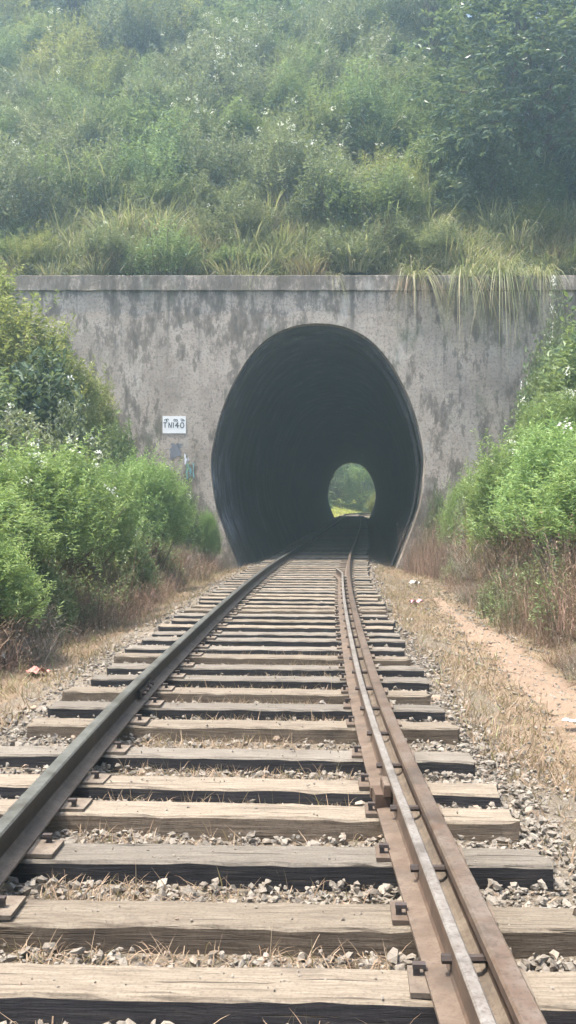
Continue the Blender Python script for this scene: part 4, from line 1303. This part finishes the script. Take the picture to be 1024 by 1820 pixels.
# undergrowth filling the slope (uncountable)
n = 130000
y = RNG.uniform(26.7, 44, n); x = RNG.uniform(-14, 17, n); z = terrain(x, y)
b = np.stack([x, y, z + RNG.random(n) ** 1.3 * np.where(y < 28, 0.4, 0.75 + 0.5 * np.sin(x * 1.7 + y) * np.sin(y * 1.3 - x * 0.6))], 1)
v, q, t = g_leaves(b, RNG.normal(size=(n, 3)) * [1, 1, 0.6] + [0, -0.3, 0.35], RNG.uniform(0.08, 0.19, n), RNG.uniform(0.03, 0.07, n), np.clip(RNG.normal(0.45, 0.25, n), 0, 1), RNG)
tag(link('hill_undergrowth', mk_mesh('hill_undergrowth', v, q, tint=t, mats=['leaf_grey'])), 'dense low leafy undergrowth covering the hill', 'undergrowth', kind='stuff')
n = 44000
y = np.concatenate([RNG.uniform(26.75, 29.5, n // 2), RNG.uniform(27, 42, n // 2)]); x = RNG.uniform(-12, 14, n); z = terrain(x, y) - 0.03
d = np.stack([RNG.normal(0, 0.5, n), RNG.normal(-0.2, 0.4, n), RNG.uniform(0.6, 1.2, n)], 1)
v, q, t = g_blades(np.stack([x, y, z], 1), d, RNG.uniform(0.5, 1.7, n), RNG.uniform(0.012, 0.026, n), RNG.uniform(0.2, 0.9, n), np.clip(RNG.normal(0.5, 0.25, n), 0, 1), RNG, 3)
tag(link('hill_grass', mk_mesh('hill_grass', v, q, tint=t, mats=['grass_green'])), 'long wild grass growing through the hill shrubs', 'grass', kind='stuff')
n = 60000
y = RNG.uniform(5, 26.2, n); sgn = RNG.random(n) < 0.5
u = RNG.uniform(0.2, 6.5, n); x = np.where(sgn, xc(y) - 3.0 - u, xc(y) + 3.3 + u); z = terrain(x, y)
b = np.stack([x, y, z + RNG.uniform(-0.02, 0.4, n)], 1)
v, q, t = g_leaves(b, RNG.normal(size=(n, 3)) * [1, 1, 0.6] + [0, 0, 0.35], RNG.uniform(0.05, 0.12, n), RNG.uniform(0.02, 0.045, n), np.clip(RNG.normal(0.45, 0.25, n), 0, 1), RNG)
tag(link('bank_undergrowth', mk_mesh('bank_undergrowth', v, q, tint=t, mats=['leaf_green'])), 'low leafy undergrowth covering the banks between the bushes', 'undergrowth', kind='stuff')

# trees on the hill at upper right
TG = 'trees on the hill'
for px, d, pr, s, lb in ((975, 29.5, 0, 1.0, 'large dark broad-leaved tree overhanging the right end of the portal'),
                         (1060, 31.5, 0, 1.15, 'dark broad-leaved tree at the right edge behind the overhanging one'),
                         (950, 35.0, 0, 0.9, 'dark tree high on the hill at upper right, sky showing beside it'),
                         (765, 36.5, 1, 0.95, 'slender tree near the top of the picture, right of centre'),
                         (1010, 38.0, 1, 1.05, 'slender hilltop tree in the upper right corner'),
                         (640, 41.0, 1, 1.0, 'slender hilltop tree at the top edge, near the middle'),
                         (130, 37.5, 1, 0.8, 'slender tree high on the hill at upper left')):
    x = X_at(px, d)
    place('tree', TR[pr], (x, d, tz(x, d) - 0.1), random.uniform(0, 6.28), s, lb, 'tree', TG)

# ------------------------------------------------------------------ beyond the far mouth
n = 34000
y = RNG.uniform(112.5, 158, n); x = xc(y) + RNG.uniform(-20, 6, n)
k = np.abs(x - xc(y)) > 1.7
x, y = x[k], y[k]; n = len(x)
z = np.maximum(terrain(x, y), GZ) - 0.03
d = np.stack([RNG.normal(0, 0.5, n), RNG.normal(0, 0.5, n), RNG.uniform(0.6, 1.2, n)], 1)
v, q, t = g_blades(np.stack([x, y, z], 1), d, RNG.uniform(0.25, 0.8, n), RNG.uniform(0.06, 0.12, n), RNG.uniform(0.2, 0.8, n), np.clip(RNG.normal(0.55, 0.25, n), 0, 1), RNG, 3)
tag(link('far_grass', mk_mesh('far_grass', v, q, tint=t, mats=['lawn'])), 'sunlit yellow-green grass beyond the far tunnel mouth', 'grass', kind='stuff')
for xw, d, s, lb in ((6.6, 138, 0.75, 'leafy green tree on the left as seen through the far tunnel mouth'), (11.0, 142, 0.95, 'leafy green tree closing the view through the far tunnel mouth'),
                     (4.0, 154, 1.2, 'tall leafy tree far left beyond the tunnel'), (16.5, 150, 1.0, 'leafy tree on the right beyond the far tunnel mouth'), (9.5, 164, 1.5, 'tallest leafy tree farthest beyond the tunnel'), (15, 170, 1.6, 'broad leafy tree behind the others beyond the tunnel')):
    place('tree', TF if xw in (6.6, 4.0) else TFB, (xw, d, tz(xw, d) - 0.1), random.uniform(0, 6.28), s, lb, 'tree', 'trees beyond the tunnel')
for dx, d, s in ((3.3, 114.5, 0.6), (3.0, 117, 1.1), (3.2, 120, 1.3), (-5.3, 124, 0.6), (-6.0, 131, 0.8)):
    x = float(xc(d)) + dx
    place('bush', PY[1] if dx > 0 else PM[0], (x, d, tz(x, d) - 0.05), random.uniform(0, 6.28), s, ('yellow-green bush on the right bank' if dx > 0 else 'green bush on the left bank') + ' beyond the far tunnel mouth', 'bush', 'bushes beyond the tunnel')


# ------------------------------------------------------------------ litter
def crumple(name, w, h, mat, loc, rz, label, cat, seed, fold=0.4):
    rng = np.random.default_rng(seed)
    n = 7
    gxx, gyy = np.meshgrid(np.linspace(-0.5, 0.5, n), np.linspace(-0.5, 0.5, n))
    zz = np.abs(np.sin(gxx * 4 + rng.uniform(0, 6)) * np.cos(gyy * 4 + rng.uniform(0, 6))) * fold * min(w, h) + rng.random((n, n)) * 0.12 * min(w, h)
    top = np.stack([gxx * w * (1 - 0.15 * zz / min(w, h)) + rng.normal(0, 0.02 * w, (n, n)), gyy * h + rng.normal(0, 0.02 * h, (n, n)), zz], 2).reshape(-1, 3)
    bot = top - [0, 0, 0.003]
    idx = np.arange(n * n).reshape(n, n)
    q1 = np.stack([idx[:-1, :-1].ravel(), idx[:-1, 1:].ravel(), idx[1:, 1:].ravel(), idx[1:, :-1].ravel()], 1)
    o = link(name, mk_mesh(name, np.concatenate([top, bot]), np.concatenate([q1, q1[:, ::-1] + n * n]), mats=[mat]), None, loc)
    o.rotation_euler = (0, 0, rz)
    return tag(o, label, cat, 'litter beside the track')


crumple('plastic_wrapper', 0.22, 0.16, 'litter_pink', (X_at(740, 16.6), 16.6, GZ + 0.03), 0.3, 'pink plastic wrapper lying on the right beside the dry brush', 'wrapper', 1, 0.35)
crumple('plastic_bag', 0.20, 0.17, 'litter_red', (X_at(66, 9.55), 9.55, GZ + 0.03), 0.8, 'pale red crumpled plastic bag on the left verge', 'bag', 2, 0.3)
crumple('paper_scrap', 0.15, 0.2, 'litter_white', (X_at(-1, 10.0), 10.0, GZ + 0.04), 0.2, 'white paper scrap at the left edge of the picture', 'paper', 3, 0.8)
crumple('paper_scrap', 0.12, 0.07, 'litter_white', (X_at(1014, 7.25), 7.25, GZ + 0.06), -0.3, 'white paper scrap at the right edge on the footpath', 'paper', 4, 0.3)
crumple('paper_scrap', 0.18, 0.16, 'litter_white', (X_at(736, 20.5), 20.5, GZ + 0.05), 0.5, 'whitish scrap in the dry brush right of the tunnel mouth', 'paper', 5, 0.5)
crumple('paper_scrap', 0.10, 0.09, 'litter_white', (X_at(729, 13.6), 13.6, GZ + 0.05), 0.1, 'tiny pale scrap on the right verge below the pink wrapper', 'paper', 6, 0.6)
crumple('paper_scrap', 0.045, 0.04, 'litter_pink', (X_at(190, 3.62), 3.62, -0.085), 0.1, 'small pale pink scrap on the ballast between the near sleepers', 'paper', 7, 0.5)

# ------------------------------------------------------------------ volume added to imitate lens glare
v, q = boxes_geo([(0, 0, 19.25, 384, 384, 41.5)])
hz = bpy.data.materials.new('glare_volume_air'); hz.use_nodes = True
hn = hz.node_tree; hn.nodes.clear()
out = hn.nodes.new('ShaderNodeOutputMaterial'); pv = hn.nodes.new('ShaderNodeVolumePrincipled')
pv.inputs['Color'].default_value = (0.62, 0.86, 1.0, 1)
pv.inputs['Density'].default_value = 0.0046
pv.inputs['Anisotropy'].default_value = 0.74
hn.links.new(pv.outputs[0], out.inputs['Volume'])
ho = link('glare_volume', mk_mesh('glare_volume', v, q))  # added air volume; its scatter imitates lens glare and lifts dark tones
ho.data.materials.append(hz)
tag(ho, 'thin added volume imitating lens glare over the cutting', 'glare_volume', kind='stuff')
print('hill shrubs', hill_n, 'sleepers', len(SLEEPERS), 'tris', sum(len(m.polygons) * 2 for m in bpy.data.meshes))
